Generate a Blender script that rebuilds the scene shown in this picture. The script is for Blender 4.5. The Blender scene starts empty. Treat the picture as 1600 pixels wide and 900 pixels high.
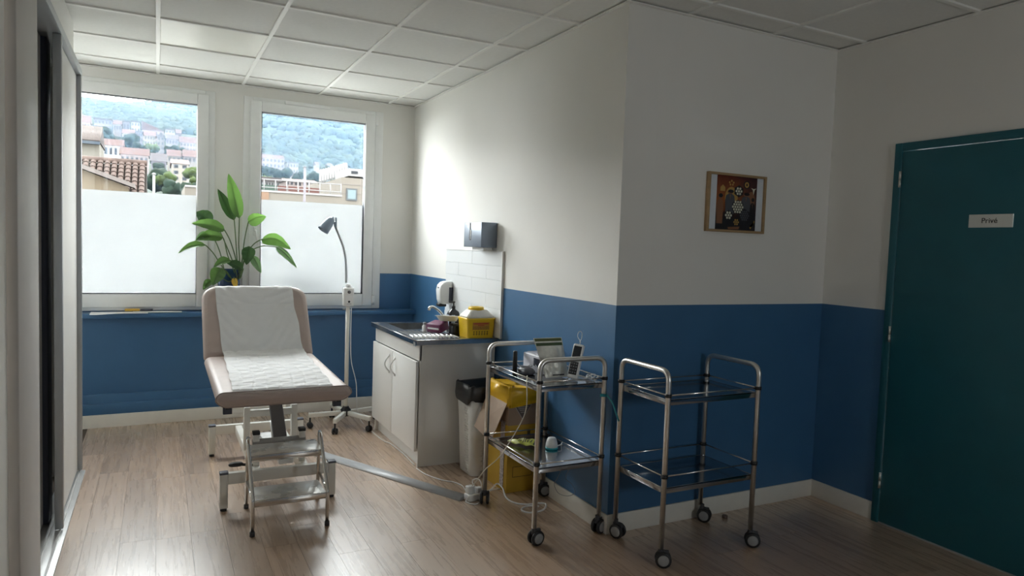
import bpy, bmesh, math, random
from mathutils import Vector, Matrix

random.seed(7)
SC = bpy.context.scene
COL = SC.collection
PI = math.pi

# ------------------------------------------------------------------ camera
F_PX = 1080.7
CAM = Vector((0.0, 0.0, 1.4424))
RGT = Vector((0.88966463, -0.45530358, 0.03457611))
UPV = Vector((-0.00365141, 0.06862639, 0.99763575))
FWD = Vector((0.45659996, 0.88768749, -0.05939197))
cam_data = bpy.data.cameras.new('camera')
cam_data.sensor_width = 36.0
cam_data.lens = F_PX / 1600 * 36
cam_data.clip_start = 0.05
cam_data.clip_end = 3000
cam_obj = bpy.data.objects.new('camera', cam_data)
M3 = Matrix((RGT, UPV, -FWD)).transposed().to_4x4()
M3.translation = CAM
cam_obj.matrix_world = M3
COL.objects.link(cam_obj)
SC.camera = cam_obj


def at(px, py, Y):
    """point of the place seen at a pixel, at depth Y (metres from the camera along the room)"""
    d = FWD + RGT * ((px - 800) / F_PX) + UPV * ((450 - py) / F_PX)
    return CAM + d * (Y / d.y)


# ------------------------------------------------------------------ light
SKY = 35.0
world = bpy.data.worlds.new('overcast_sky')
SC.world = world
world.use_nodes = True
bg = world.node_tree.nodes['Background']
bg.inputs[0].default_value = (0.965, 0.985, 1.0, 1)
bg.inputs[1].default_value = SKY
SC.view_settings.view_transform = 'Standard'
SC.view_settings.look = 'None'
SC.view_settings.gamma = 1
SC.view_settings.exposure = 0.0
SC.view_settings.use_curve_mapping = False
SC.cycles.max_bounces = 14
SC.cycles.diffuse_bounces = 8
SC.cycles.glossy_bounces = 4
SC.cycles.transparent_max_bounces = 12
SC.cycles.transmission_bounces = 8
SC.cycles.volume_bounces = 1
SC.cycles.use_denoising = True
SC.cycles.sample_clamp_indirect = 8
# sky portals in the clear panes and the added rear fill window (they only guide sampling and give no light of their own)
for wx0, wx1, wz0, wz1, wy, wr in ((-0.62, 0.28, 1.757, 2.435, 6.06, -PI / 2), (0.745, 1.59, 1.757, 2.435, 6.06, -PI / 2), (2.14, 2.5, 1.34, 1.82, -1.6, PI / 2)):
    ld = bpy.data.lights.new('sky_portal', 'AREA')
    ld.shape = 'RECTANGLE'
    ld.size = wx1 - wx0
    ld.size_y = wz1 - wz0
    ld.cycles.is_portal = True
    lo = bpy.data.objects.new('sky_portal', ld)
    lo.location = ((wx0 + wx1) / 2, wy, (wz0 + wz1) / 2)
    lo.rotation_euler = (wr, 0, 0)
    COL.objects.link(lo)


# ------------------------------------------------------------------ materials
def lin(c):
    return c / 12.92 if c <= 0.04045 else ((c + 0.055) / 1.055) ** 2.4


def s(r, g, b):
    return (lin(r / 255), lin(g / 255), lin(b / 255))


MATS = {}


def mat(name, col, rough=0.5, metal=0.0, var=0.04, scale=14.0, bump=0.0, bscale=120.0, spec=0.5, stretch=(1, 1, 1), rvar=0.0, coat=0.0, trans=0.0, sub=0.0):
    """procedural principled material: noise-varied colour, optional roughness variation and fine relief"""
    if name in MATS:
        return MATS[name]
    m = bpy.data.materials.new(name)
    m.use_nodes = True
    nt = m.node_tree
    N, L = nt.nodes, nt.links
    b = N['Principled BSDF']
    b.inputs['Roughness'].default_value = rough
    b.inputs['Metallic'].default_value = metal
    b.inputs['Specular IOR Level'].default_value = spec
    if coat:
        b.inputs['Coat Weight'].default_value = coat
    if trans:
        b.inputs['Transmission Weight'].default_value = trans
    if sub:
        b.inputs['Subsurface Weight'].default_value = sub
        b.inputs['Subsurface Radius'].default_value = (0.02, 0.02, 0.015)
    tc = N.new('ShaderNodeTexCoord')
    mp = N.new('ShaderNodeMapping')
    mp.inputs['Scale'].default_value = stretch
    L.new(tc.outputs['Object'], mp.inputs[0])
    nz = N.new('ShaderNodeTexNoise')
    nz.inputs['Scale'].default_value = scale
    nz.inputs['Detail'].default_value = 5
    L.new(mp.outputs[0], nz.inputs['Vector'])
    rp = N.new('ShaderNodeValToRGB')
    rp.color_ramp.elements[0].position = 0.3
    rp.color_ramp.elements[1].position = 0.7
    rp.color_ramp.elements[0].color = tuple(max(0, c * (1 - var)) for c in col) + (1,)
    rp.color_ramp.elements[1].color = tuple(min(1, c * (1 + var)) for c in col) + (1,)
    L.new(nz.outputs['Fac'], rp.inputs[0])
    L.new(rp.outputs[0], b.inputs['Base Color'])
    if rvar:
        mr = N.new('ShaderNodeMapRange')
        mr.inputs['To Min'].default_value = max(0, rough - rvar)
        mr.inputs['To Max'].default_value = min(1, rough + rvar)
        L.new(nz.outputs['Fac'], mr.inputs[0])
        L.new(mr.outputs[0], b.inputs['Roughness'])
    if bump:
        n2 = N.new('ShaderNodeTexNoise')
        n2.inputs['Scale'].default_value = bscale
        n2.inputs['Detail'].default_value = 3
        L.new(mp.outputs[0], n2.inputs['Vector'])
        bp = N.new('ShaderNodeBump')
        bp.inputs['Strength'].default_value = bump
        bp.inputs['Distance'].default_value = 0.002
        L.new(n2.outputs['Fac'], bp.inputs['Height'])
        L.new(bp.outputs[0], b.inputs['Normal'])
    MATS[name] = m
    return m


WHITE_WALL = mat('white_wall_paint', (0.78, 0.77, 0.735), 0.7, var=0.012, scale=3, bump=0.25, bscale=260, spec=0.3)
BLUE_WALL = mat('blue_wall_paint', (0.046, 0.142, 0.285), 0.38, var=0.05, scale=5, bump=0.3, bscale=300, spec=0.5)
SKIRT = mat('white_skirting', (0.78, 0.75, 0.68), 0.5, var=0.02)
CEIL = mat('ceiling_tile_board', (0.76, 0.765, 0.74), 0.85, var=0.02, scale=40, bump=0.2, bscale=500, spec=0.2)
CEIL_LIGHT = mat('opal_light_panel', (0.86, 0.86, 0.80), 0.4, var=0.01)
CEIL_BAR = mat('ceiling_bar_white', (0.82, 0.82, 0.79), 0.45, var=0.01)
PVC = mat('white_window_plastic', (0.80, 0.81, 0.80), 0.32, var=0.02)
GASKET = mat('dark_rubber_gasket', (0.01, 0.015, 0.025), 0.6)
TEAL = mat('teal_door_paint', (0.006, 0.105, 0.138), 0.5, var=0.06, scale=6, bump=0.25, bscale=200)
STEEL = mat('brushed_steel', (0.74, 0.71, 0.67), 0.36, 1.0, var=0.06, scale=30, rvar=0.08)
CHROME = mat('chrome', (0.74, 0.72, 0.69), 0.2, 1.0, var=0.05, scale=8, rvar=0.06)
ALU = mat('grey_anodised_aluminium', (0.42, 0.44, 0.46), 0.42, 0.7, var=0.03)
BLACK = mat('black_plastic', (0.012, 0.012, 0.014), 0.45)
DARKGREY = mat('dark_grey_rubber', (0.05, 0.05, 0.055), 0.6)
WHITE_PL = mat('white_plastic', (0.80, 0.80, 0.79), 0.38, var=0.02)
WARD = mat('white_wardrobe_board', (0.72, 0.71, 0.68), 0.5, var=0.02, scale=4)
CREAM = mat('cream_powder_coat', (0.74, 0.73, 0.68), 0.4, var=0.02)


def glass_mat(name, tint=(1, 1, 1), gloss=0.06):
    m = bpy.data.materials.new(name)
    m.use_nodes = True
    N, L = m.node_tree.nodes, m.node_tree.links
    N.remove(N['Principled BSDF'])
    t = N.new('ShaderNodeBsdfTransparent')
    t.inputs[0].default_value = tint + (1,)
    g = N.new('ShaderNodeBsdfGlossy')
    g.inputs['Roughness'].default_value = 0.02
    mx = N.new('ShaderNodeMixShader')
    mx.inputs[0].default_value = gloss
    L.new(t.outputs[0], mx.inputs[1])
    L.new(g.outputs[0], mx.inputs[2])
    L.new(mx.outputs[0], N['Material Output'].inputs[0])
    MATS[name] = m
    return m


GLASS = glass_mat('clear_window_glass', (0.96, 0.98, 0.98))


def film_mat():
    m = bpy.data.materials.new('frosted_window_film')
    m.use_nodes = True
    N, L = m.node_tree.nodes, m.node_tree.links
    N.remove(N['Principled BSDF'])
    t = N.new('ShaderNodeBsdfTranslucent')
    t.inputs[0].default_value = (0.073, 0.0755, 0.0757, 1)
    d = N.new('ShaderNodeBsdfDiffuse')
    d.inputs[0].default_value = (0.75, 0.77, 0.77, 1)
    nz = N.new('ShaderNodeTexNoise')
    nz.inputs['Scale'].default_value = 2.0
    mr = N.new('ShaderNodeMapRange')
    mr.inputs['To Min'].default_value = 0.10
    mr.inputs['To Max'].default_value = 0.14
    L.new(nz.outputs['Fac'], mr.inputs[0])
    mx = N.new('ShaderNodeMixShader')
    L.new(mr.outputs[0], mx.inputs[0])
    L.new(t.outputs[0], mx.inputs[1])
    L.new(d.outputs[0], mx.inputs[2])
    L.new(mx.outputs[0], N['Material Output'].inputs[0])
    return m


FILM = film_mat()


def wood_floor_mat():
    m = bpy.data.materials.new('oak_look_vinyl')
    m.use_nodes = True
    N, L = m.node_tree.nodes, m.node_tree.links
    b = N['Principled BSDF']
    geo = N.new('ShaderNodeNewGeometry')
    oi = N.new('ShaderNodeObjectInfo')
    off = N.new('ShaderNodeVectorMath')
    off.operation = 'MULTIPLY_ADD'
    cmb = N.new('ShaderNodeCombineXYZ')
    mul = N.new('ShaderNodeMath')
    mul.operation = 'MULTIPLY'
    mul.inputs[1].default_value = 37.0
    L.new(oi.outputs['Random'], mul.inputs[0])
    for i in range(3):
        L.new(mul.outputs[0], cmb.inputs[i])
    off.inputs[1].default_value = (1, 1, 1)
    L.new(geo.outputs['Position'], off.inputs[0])
    L.new(cmb.outputs[0], off.inputs[2])
    mp = N.new('ShaderNodeMapping')
    mp.inputs['Scale'].default_value = (17, 0.9, 1)
    L.new(off.outputs[0], mp.inputs[0])
    n1 = N.new('ShaderNodeTexNoise')
    n1.inputs['Scale'].default_value = 2.4
    n1.inputs['Detail'].default_value = 8
    n1.inputs['Roughness'].default_value = 0.62
    n1.inputs['Distortion'].default_value = 0.5
    L.new(mp.outputs[0], n1.inputs['Vector'])
    rp = N.new('ShaderNodeValToRGB')
    e = rp.color_ramp.elements
    e[0].position, e[1].position = 0.22, 0.80
    e[0].color = s(166, 138, 112) + (1,)
    e[1].color = s(195, 168, 141) + (1,)
    mid = e.new(0.5)
    mid.color = s(180, 152, 126) + (1,)
    L.new(n1.outputs['Fac'], rp.inputs[0])
    hsv = N.new('ShaderNodeHueSaturation')
    vr = N.new('ShaderNodeMapRange')
    vr.inputs['To Min'].default_value = 0.85
    vr.inputs['To Max'].default_value = 1.13
    L.new(oi.outputs['Random'], vr.inputs[0])
    L.new(vr.outputs[0], hsv.inputs['Value'])
    L.new(rp.outputs[0], hsv.inputs['Color'])
    L.new(hsv.outputs[0], b.inputs['Base Color'])
    rr = N.new('ShaderNodeMapRange')
    rr.inputs['To Min'].default_value = 0.20
    rr.inputs['To Max'].default_value = 0.36
    L.new(n1.outputs['Fac'], rr.inputs[0])
    L.new(rr.outputs[0], b.inputs['Roughness'])
    bp = N.new('ShaderNodeBump')
    b.inputs['Coat Weight'].default_value = 1.0
    b.inputs['Coat IOR'].default_value = 1.85
    b.inputs['Coat Roughness'].default_value = 0.34
    bp.inputs['Strength'].default_value = 0.08
    bp.inputs['Distance'].default_value = 0.001
    L.new(n1.outputs['Fac'], bp.inputs['Height'])
    L.new(bp.outputs[0], b.inputs['Normal'])
    b.inputs['Specular IOR Level'].default_value = 1.0
    return m


FLOOR = wood_floor_mat()


# ------------------------------------------------------------------ mesh helpers
class MB:
    def __init__(self):
        self.v, self.f, self.m, self.s = [], [], [], []

    def add(self, vs, fs, mi=0, smooth=False):
        o = len(self.v)
        self.v += [tuple(p) for p in vs]
        for q in fs:
            self.f.append(tuple(i + o for i in q))
            self.m.append(mi)
            self.s.append(smooth)
        return self

    def box(self, x0, x1, y0, y1, z0, z1, b=0.0, mi=0, seg=2):
        return self.obox(((x0 + x1) / 2, (y0 + y1) / 2, (z0 + z1) / 2), (abs(x1 - x0), abs(y1 - y0), abs(z1 - z0)), None, b, mi, seg)

    def obox(self, c, sz, R=None, b=0.0, mi=0, seg=2, taper=1.0):
        hx, hy, hz = sz[0] / 2, sz[1] / 2, sz[2] / 2
        t = taper
        vs = [Vector(p) for p in ((-hx * t, -hy * t, -hz), (hx * t, -hy * t, -hz), (hx * t, hy * t, -hz), (-hx * t, hy * t, -hz), (-hx, -hy, hz), (hx, -hy, hz), (hx, hy, hz), (-hx, hy, hz))]
        fs = [(0, 3, 2, 1), (4, 5, 6, 7), (0, 1, 5, 4), (1, 2, 6, 5), (2, 3, 7, 6), (3, 0, 4, 7)]
        if b > 0:
            bm = bmesh.new()
            bv = [bm.verts.new(p) for p in vs]
            for q in fs:
                bm.faces.new([bv[i] for i in q])
            bmesh.ops.bevel(bm, geom=bm.edges[:], offset=min(b, hx * .98, hy * .98, hz * .98), segments=seg, profile=0.5, affect='EDGES')
            bm.verts.index_update()
            vs = [v.co.copy() for v in bm.verts]
            fs = [[v.index for v in fc.verts] for fc in bm.faces]
            bm.free()
        if R is not None:
            vs = [R @ p for p in vs]
        c = Vector(c)
        return self.add([p + c for p in vs], fs, mi, b > 0 and seg > 1)

    def tube(self, pts, r, n=10, closed=False, mi=0, cap=True, flat=None):
        P = [Vector(p) for p in pts]
        k = len(P)
        rs = r if isinstance(r, (list, tuple)) else [r] * k
        T = []
        for i in range(k):
            a = P[i - 1] if (i or closed) else P[0]
            c = P[(i + 1) % k] if (i < k - 1 or closed) else P[-1]
            t = (c - a)
            T.append(t.normalized() if t.length > 1e-9 else Vector((0, 0, 1)))
        ref = Vector((0, 0, 1)) if abs(T[0].z) < 0.9 else Vector((1, 0, 0))
        nrm = (ref - T[0] * ref.dot(T[0])).normalized()
        vs = []
        for i in range(k):
            nrm = nrm - T[i] * nrm.dot(T[i])
            nrm = nrm.normalized() if nrm.length > 1e-6 else T[i].orthogonal().normalized()
            bn = T[i].cross(nrm)
            for j in range(n):
                a = 2 * PI * j / n
                vs.append(P[i] + (nrm * math.cos(a) * (flat or 1) + bn * math.sin(a)) * rs[i])
        fs = []
        for i in range(k if closed else k - 1):
            i2 = (i + 1) % k
            for j in range(n):
                j2 = (j + 1) % n
                fs.append((i * n + j, i * n + j2, i2 * n + j2, i2 * n + j))
        self.add(vs, fs, mi, True)
        if cap and not closed:
            o = len(self.v) - len(vs)
            self.f += [tuple(o + j for j in reversed(range(n))), tuple(o + (k - 1) * n + j for j in range(n))]
            self.m += [mi, mi]
            self.s += [False, False]
        return self

    def lathe(self, prof, c, n=24, R=None, mi=0, smooth=True, sx=1.0, sy=1.0):
        c = Vector(c)
        vs, fs = [], []
        for (r, z) in prof:
            for j in range(n):
                a = 2 * PI * j / n
                p = Vector((r * math.cos(a) * sx, r * math.sin(a) * sy, z))
                vs.append((R @ p if R else p) + c)
        for i in range(len(prof) - 1):
            for j in range(n):
                j2 = (j + 1) % n
                fs.append((i * n + j, i * n + j2, (i + 1) * n + j2, (i + 1) * n + j))
        self.add(vs, fs, mi, smooth)
        o = len(self.v) - len(vs)
        if prof[0][0] > 1e-6:
            self.f.append(tuple(o + j for j in reversed(range(n)))); self.m.append(mi); self.s.append(False)
        if prof[-1][0] > 1e-6:
            self.f.append(tuple(o + (len(prof) - 1) * n + j for j in range(n))); self.m.append(mi); self.s.append(False)
        return self

    def loft(self, rings, cap=True, mi=0, smooth=True):
        n = len(rings[0])
        vs = [p for r in rings for p in r]
        fs = []
        for i in range(len(rings) - 1):
            for j in range(n):
                j2 = (j + 1) % n
                fs.append((i * n + j, i * n + j2, (i + 1) * n + j2, (i + 1) * n + j))
        self.add(vs, fs, mi, smooth)
        if cap:
            o = len(self.v) - len(vs)
            self.f += [tuple(o + j for j in reversed(range(n))), tuple(o + (len(rings) - 1) * n + j for j in range(n))]
            self.m += [mi, mi]
            self.s += [False, False]
        return self

    def grid(self, fn, nu, nv, mi=0, smooth=True):
        vs = [fn(i / nu, j / nv) for i in range(nu + 1) for j in range(nv + 1)]
        w = nv + 1
        fs = [(i * w + j, (i + 1) * w + j, (i + 1) * w + j + 1, i * w + j + 1) for i in range(nu) for j in range(nv)]
        return self.add(vs, fs, mi, smooth)

    def prism(self, poly, d, mi=0):
        """closed 3-D polygon extruded by the vector d"""
        P = [Vector(p) for p in poly]
        d = Vector(d)
        n = len(P)
        fs = [tuple(reversed(range(n))), tuple(range(n, 2 * n))] + [(i, (i + 1) % n, n + (i + 1) % n, n + i) for i in range(n)]
        return self.add(P + [p + d for p in P], fs, mi)

    def mesh(self, name, mats, org=(0, 0, 0)):
        me = bpy.data.meshes.new(name)
        o = Vector(org)
        me.from_pydata([tuple(Vector(p) - o) for p in self.v], [], self.f)
        if not isinstance(mats, (list, tuple)):
            mats = [mats]
        for m in mats:
            me.materials.append(m)
        me.polygons.foreach_set('material_index', self.m)
        me.polygons.foreach_set('use_smooth', self.s)
        bm = bmesh.new()
        bm.from_mesh(me)
        bmesh.ops.recalc_face_normals(bm, faces=bm.faces[:])
        bm.to_mesh(me)
        bm.free()
        me.update()
        return me

    def build(self, name, mats, parent=None):
        if parent is not None:
            org = ORG[parent]
        else:                                    # origin at the middle of the base
            xs, ys, zs = zip(*self.v)
            org = Vector(((min(xs) + max(xs)) / 2, (min(ys) + max(ys)) / 2, min(zs)))
        ob = bpy.data.objects.new(name, self.mesh(name, mats, org))
        COL.objects.link(ob)
        ORG[ob] = Vector(org)
        if parent is not None:
            ob.parent = parent
        else:
            ob.location = org
        return ob


ORG = {}


def tag(o, label=None, cat=None, group=None, kind=None):
    if label:
        o['label'] = label
    if cat:
        o['category'] = cat
    if group:
        o['group'] = group
    if kind:
        o['kind'] = kind
    return o


def thing(name, loc, label=None, cat=None, group=None, kind=None):
    o = bpy.data.objects.new(name, None)
    o.empty_display_size = 0.1
    o.location = loc
    COL.objects.link(o)
    ORG[o] = Vector(loc)
    return tag(o, label, cat, group, kind)


def smooth_path(pts, n=8):
    P = [Vector(p) for p in pts]
    P = [P[0] * 2 - P[1]] + P + [P[-1] * 2 - P[-2]]
    out = []
    for i in range(1, len(P) - 2):
        for k in range(n):
            t = k / n
            a, b, c, d = P[i - 1], P[i], P[i + 1], P[i + 2]
            out.append(0.5 * ((2 * b) + (c - a) * t + (2 * a - 5 * b + 4 * c - d) * t * t + (3 * b - a - 3 * c + d) * t ** 3))
    out.append(P[-2])
    return out


def fillet(pts, r, n=6):
    P = [Vector(p) for p in pts]
    out = [P[0]]
    for i in range(1, len(P) - 1):
        a = (P[i - 1] - P[i]).normalized()
        b = (P[i + 1] - P[i]).normalized()
        half = a.angle(b) / 2
        d = min(r / math.tan(half), (P[i - 1] - P[i]).length * .49, (P[i + 1] - P[i]).length * .49)
        p0, p1 = P[i] + a * d, P[i] + b * d
        for k in range(n + 1):
            t = k / n
            out.append((1 - t) ** 2 * p0 + 2 * t * (1 - t) * P[i] + t * t * p1)
    out.append(P[-1])
    return out


def text_mesh(body, size, depth=0.0005):
    cu = bpy.data.curves.new('lettering', 'FONT')
    cu.body = body
    cu.size = size
    cu.extrude = depth
    cu.align_x = 'CENTER'
    cu.align_y = 'CENTER'
    to = bpy.data.objects.new('lettering_tmp', cu)
    COL.objects.link(to)
    dg = bpy.context.evaluated_depsgraph_get()
    me = bpy.data.meshes.new_from_object(to.evaluated_get(dg))
    bpy.data.objects.remove(to)
    vs = [v.co.copy() for v in me.vertices]
    fs = [tuple(p.vertices) for p in me.polygons]
    bpy.data.meshes.remove(me)
    return vs, fs


def add_text(mb, body, size, origin, ux, uy, mi=0, depth=0.0005):
    vs, fs = text_mesh(body, size, depth)
    ux, uy, o = Vector(ux), Vector(uy), Vector(origin)
    un = ux.cross(uy)
    mb.add([o + ux * v.x + uy * v.y + un * v.z for v in vs], fs, mi)


# ------------------------------------------------------------------ the room
X1, X2, YJ, YB, HC, PL = 2.0414, 3.5421, 2.823, 5.973, 2.65, 1.168
WB = [WHITE_WALL, BLUE_WALL]
XW = -0.40          # left wall and wardrobe front

# floor: sub-floor slab and one vinyl plank after the other
fb = MB()
fb.box(-1.1, 3.75, -1.6, 6.2, -0.08, -0.0055)
floor = fb.build('floor', mat('floor_joint_dark', (0.10, 0.075, 0.055), 0.7))
tag(floor, 'brown oak-look plank floor of the treatment room', 'floor', kind='structure')
PW = 0.15
col_i = 0
x = -0.45
while x < 3.54:
    rnd = random.Random(int(round(x * 1000)))
    y = 1.55 - rnd.random() * 0.85
    while y < 5.97:
        ln = 0.92
        y0, y1 = max(y, 1.2), min(y + ln, 5.96)
        xa, xb = x + .00045, min(x + PW, 3.54) - .00045
        if not (x > X1 and y0 > YJ) and y1 - y0 > 0.02:
            if x + PW > X1 and y1 > YJ and x >= X1 - 0.01:
                y1 = min(y1, YJ)
            pb = MB()
            pb.obox(((xa + xb) / 2, (y0 + y1) / 2, -0.0025), (xb - xa, y1 - y0 - .0009, 0.005))
            pb.build('plank', FLOOR, floor)
        y += ln
    x += PW
MB().box(-0.45, 3.54, -1.5, 1.2, -0.005, 0.0).build('floor_sheet', FLOOR, floor)

# walls (painted blue up to PL, white above)
def wall(name, pieces, label):
    b = MB()
    for (x0, x1, y0, y1, z0, z1, mi) in pieces:
        b.box(x0, x1, y0, y1, z0, z1, 0, mi)
    return tag(b.build(name, WB), label, 'wall', kind='structure')


ZT = 2.72
wall('wall_back', [(-1.1, X1, 5.90, 6.075, 0, .83, 1), (-1.1, X1, YB, 6.075, .83, .86, 1), (-1.1, -.74, YB, 6.075, .86, ZT, 0), (.40, .61, YB, 6.075, .86, ZT, 0),
                   (1.75, X1, YB, 6.075, .86, PL, 1), (1.75, X1, YB, 6.075, PL, ZT, 0), (-.74, .40, YB, 6.075, 2.57, ZT, 0), (.61, 1.75, YB, 6.075, 2.57, ZT, 0)],
     'window wall, white above and blue below the sill')
wall('wall_right', [(X1, X1 + .2, YJ, 6.2, 0, PL, 1), (X1, X1 + .2, YJ, 6.2, PL, ZT, 0)], 'side wall with the sink, white over blue')
wall('wall_jut', [(X1 + .2, X2 + .2, YJ, YJ + .2, 0, PL, 1), (X1 + .2, X2 + .2, YJ, YJ + .2, PL, ZT, 0)], 'wall with the framed picture, white over dark blue')
wall('wall_door', [(X2, X2 + .2, 2.41, YJ, 0, PL, 1), (X2, X2 + .2, 2.41, YJ, PL, ZT, 0), (X2, X2 + .2, 1.38, 2.41, 2.065, ZT, 0), (X2, X2 + .2, -1.6, 1.38, 0, PL, 1), (X2, X2 + .2, -1.6, 1.38, PL, ZT, 0)],
     'wall around the teal door, white over dark blue')
wall('wall_front', [(-.6, X2, -1.7, -1.5, 0, 1.17, 1), (-.6, X2, -1.7, -1.5, 1.17, 1.29, 0), (-.6, 2.09, -1.7, -1.5, 1.29, ZT, 0), (2.55, X2, -1.7, -1.5, 1.29, ZT, 0), (2.09, 2.55, -1.7, -1.5, 1.87, ZT, 0)], 'rear wall behind the viewer')
wall('wall_left', [(-.6, XW, -1.6, 2.52, 0, ZT, 0)], 'plain white wall before the wardrobe')
wall('wall_corner', [(-1.2, -1.05, 2.5, 6.2, 0, ZT, 0)], 'white wall behind the wardrobe')

# window sill ledge, pipe casing and skirting boards
tag(MB().box(-1.05, X1, 5.812, YB, .818, .852, .004).build('trim_1', BLUE_WALL), 'blue painted window sill ledge', 'sill', kind='structure')
tb = MB().box(-1.05, X1, 5.882, 5.90, .095, .245, .004).box(-1.05, X1, 5.866, 5.884, .095, .178, .007)
tag(tb.build('trim_2', BLUE_WALL), 'blue stepped pipe casing above the skirting', 'casing', kind='structure')
tag(MB().box(-1.05, X1, 5.856, 5.90, 0, .096, .002).build('baseboard_back', SKIRT), 'white skirting under the windows', 'skirting', kind='structure')
tag(MB().box(X1 - .011, X1, YJ - .011, 5.856, 0, .1, .002).build('baseboard_right', SKIRT), 'white skirting along the sink wall', 'skirting', kind='structure')
tag(MB().box(X1, X2, YJ - .011, YJ, 0, .1, .002).build('baseboard_jut', SKIRT), 'white skirting under the picture wall', 'skirting', kind='structure')
tag(MB().box(X2 - .011, X2, 2.415, YJ - .011, 0, .1, .002).build('baseboard_door', SKIRT), 'short white skirting beside the teal door', 'skirting', kind='structure')

# suspended ceiling: slab, tiles, bars, edge angle
ceil = tag(MB().box(-1.1, 3.75, -1.6, 6.2, 2.70, 2.78).build('ceiling', CEIL_BAR), 'white suspended ceiling of square tiles', 'ceiling', kind='structure')
YL = [2.635 + .6045 * k for k in range(-7, 7)]
XL = [-.6 + .6 * k for k in range(0, 8)]
ysec = [-1.5] + [y for y in YL if -1.45 < y < 5.95] + [5.97]
xsec = [-1.05] + [x for x in XL] + [3.542]
xsec = [x for x in xsec if x <= 3.542]
tile_share = {}
for i in range(len(xsec) - 1):
    for j in range(len(ysec) - 1):
        xa, xb, ya, yb = xsec[i], xsec[i + 1], ysec[j], ysec[j + 1]
        if xb <= -.55:
            if yb < 2.5:
                continue
        if xa >= X1 and ya >= YJ:
            continue
        lit = abs(xa) < .01 and abs(ya - 4.4485) < .05
        key = (round(xb - xa, 3), round(yb - ya, 3), lit)
        if key not in tile_share:
            w, d = xb - xa - .016, yb - ya - .016
            tile_share[key] = MB().obox((0, 0, .0075), (w, d, .015), None, .003, 0, 1).mesh('ceiling_tile', CEIL_LIGHT if lit else CEIL)
        t = bpy.data.objects.new('light_panel' if lit else 'ceiling_tile', tile_share[key])
        COL.objects.link(t)
        t.parent = ceil
        t.location = Vector(((xa + xb) / 2, (ya + yb) / 2, 2.659)) - ORG[ceil]
        if lit:
            t['label'] = 'opal light panel set in the ceiling grid'
for xx in xsec[1:-1]:
    MB().box(xx - .012, xx + .012, -1.5, YJ if xx > X1 else 5.97, 2.65, 2.664, .0015, 0, 1).build('ceiling_bar', CEIL_BAR, ceil)
for yy in ysec[1:-1]:
    MB().box(-1.05 if yy > 2.5 else XW, X1 if yy > YJ else X2, yy - .012, yy + .012, 2.6495, 2.663, .0015, 0, 1).build('ceiling_bar', CEIL_BAR, ceil)
ea = MB()
for (x0, x1, y0, y1) in ((-1.05, X1, 5.951, 5.973), (X1 - .022, X1, YJ - .022, 5.951), (X1, X2, YJ - .022, YJ), (X2 - .022, X2, -1.5, YJ - .022), (XW, XW + .022, -1.5, 2.5)):
    ea.box(x0, x1, y0, y1, 2.647, 2.652)
ea.build('edge_angle', CEIL_BAR, ceil)


# windows
def bars(b, x0, x1, z0, z1, w, y0, y1, bev=.004, wb=None, mi=0):
    wb = wb or w
    b.box(x0, x0 + w, y0, y1, z0, z1, bev, mi)
    b.box(x1 - w, x1, y0, y1, z0, z1, bev, mi)
    b.box(x0 + w, x1 - w, y0, y1, z1 - w, z1, bev, mi)
    b.box(x0 + w, x1 - w, y0, y1, z0, z0 + wb, bev, mi)


def window(name, fx0, fx1, label, second):
    w = thing(name, ((fx0 + fx1) / 2, YB, .86), label, 'window', kind='structure')
    b = MB()
    bars(b, fx0, fx1, .86, 2.57, .07, 5.957, 6.06)
    b.build('window_frame', PVC, w)
    b = MB()
    sx0, sx1 = fx0 + .05, fx1 - .075 if second else fx1 - .045
    gx0, gx1 = sx0 + .085, sx1 - .08
    bars(b, sx0, sx1, .885, 2.538, .083, 5.938, 6.006, .006, .103)
    sash = b.build('sash', PVC, w)
    b = MB()
    bars(b, gx0 - .004, gx1 + .004, .984, 2.458, .008, 5.944, 5.995, 0)
    b.build('gasket', GASKET, sash)
    MB().box(gx0, gx1, 6.0, 6.004, .988, 2.456).build('pane', GLASS, sash)
    film = MB().add([(gx0, 5.9965, .988), (gx1, 5.9965, .988), (gx1, 5.9965, 1.757), (gx0, 5.9965, 1.757)], [(0, 1, 2, 3)]).build('frosted_film', FILM, sash)
    film['label'] = 'frosted film on the lower half of the pane'
    return w, sash, sx0, sx1


w1, sash1, _, _ = window('window_1', -.74, .40, 'left white plastic window looking out on the old village', False)
w2, sash2, a0, a1 = window('window_2', .61, 1.75, 'right white plastic window with lever handle, behind the lamp', True)
hb = MB().box(a0 + .028, a0 + .056, 5.915, 5.938, 1.46, 1.53, .005).tube(fillet([(a0 + .042, 5.93, 1.50), (a0 + .042, 5.888, 1.50), (a0 + .06, 5.885, 1.385)], .012), .009)
hb.build('window_handle', WHITE_PL, sash2)
for z in (2.45, .90):
    MB().box(a1 - .002, a1 + .026, 5.932, 5.957, z, z + .075, .004).build('hinge', PVC, w2)
MB().box(a1 + .004, a1 + .02, 5.925, 5.94, .895, .915, .003).build('hinge_cap', ALU, w2)
vb = MB().box(.92, 1.28, 5.93, 5.957, 2.535, 2.562, .004)
vb.build('vent_cover', PVC, w2)

w3 = thing('fill_window', (2.325, -1.5, 1.25), 'small white window added in the rear wall for fill light', 'window', kind='structure')  # unseen window added behind the viewer for soft fill light
b = MB()
bars(b, 2.09, 2.55, 1.29, 1.87, .05, -1.6, -1.5)
b.build('window_frame', PVC, w3)
MB().box(2.14, 2.5, -1.56, -1.555, 1.34, 1.82).build('pane', GLASS, w3)

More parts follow.
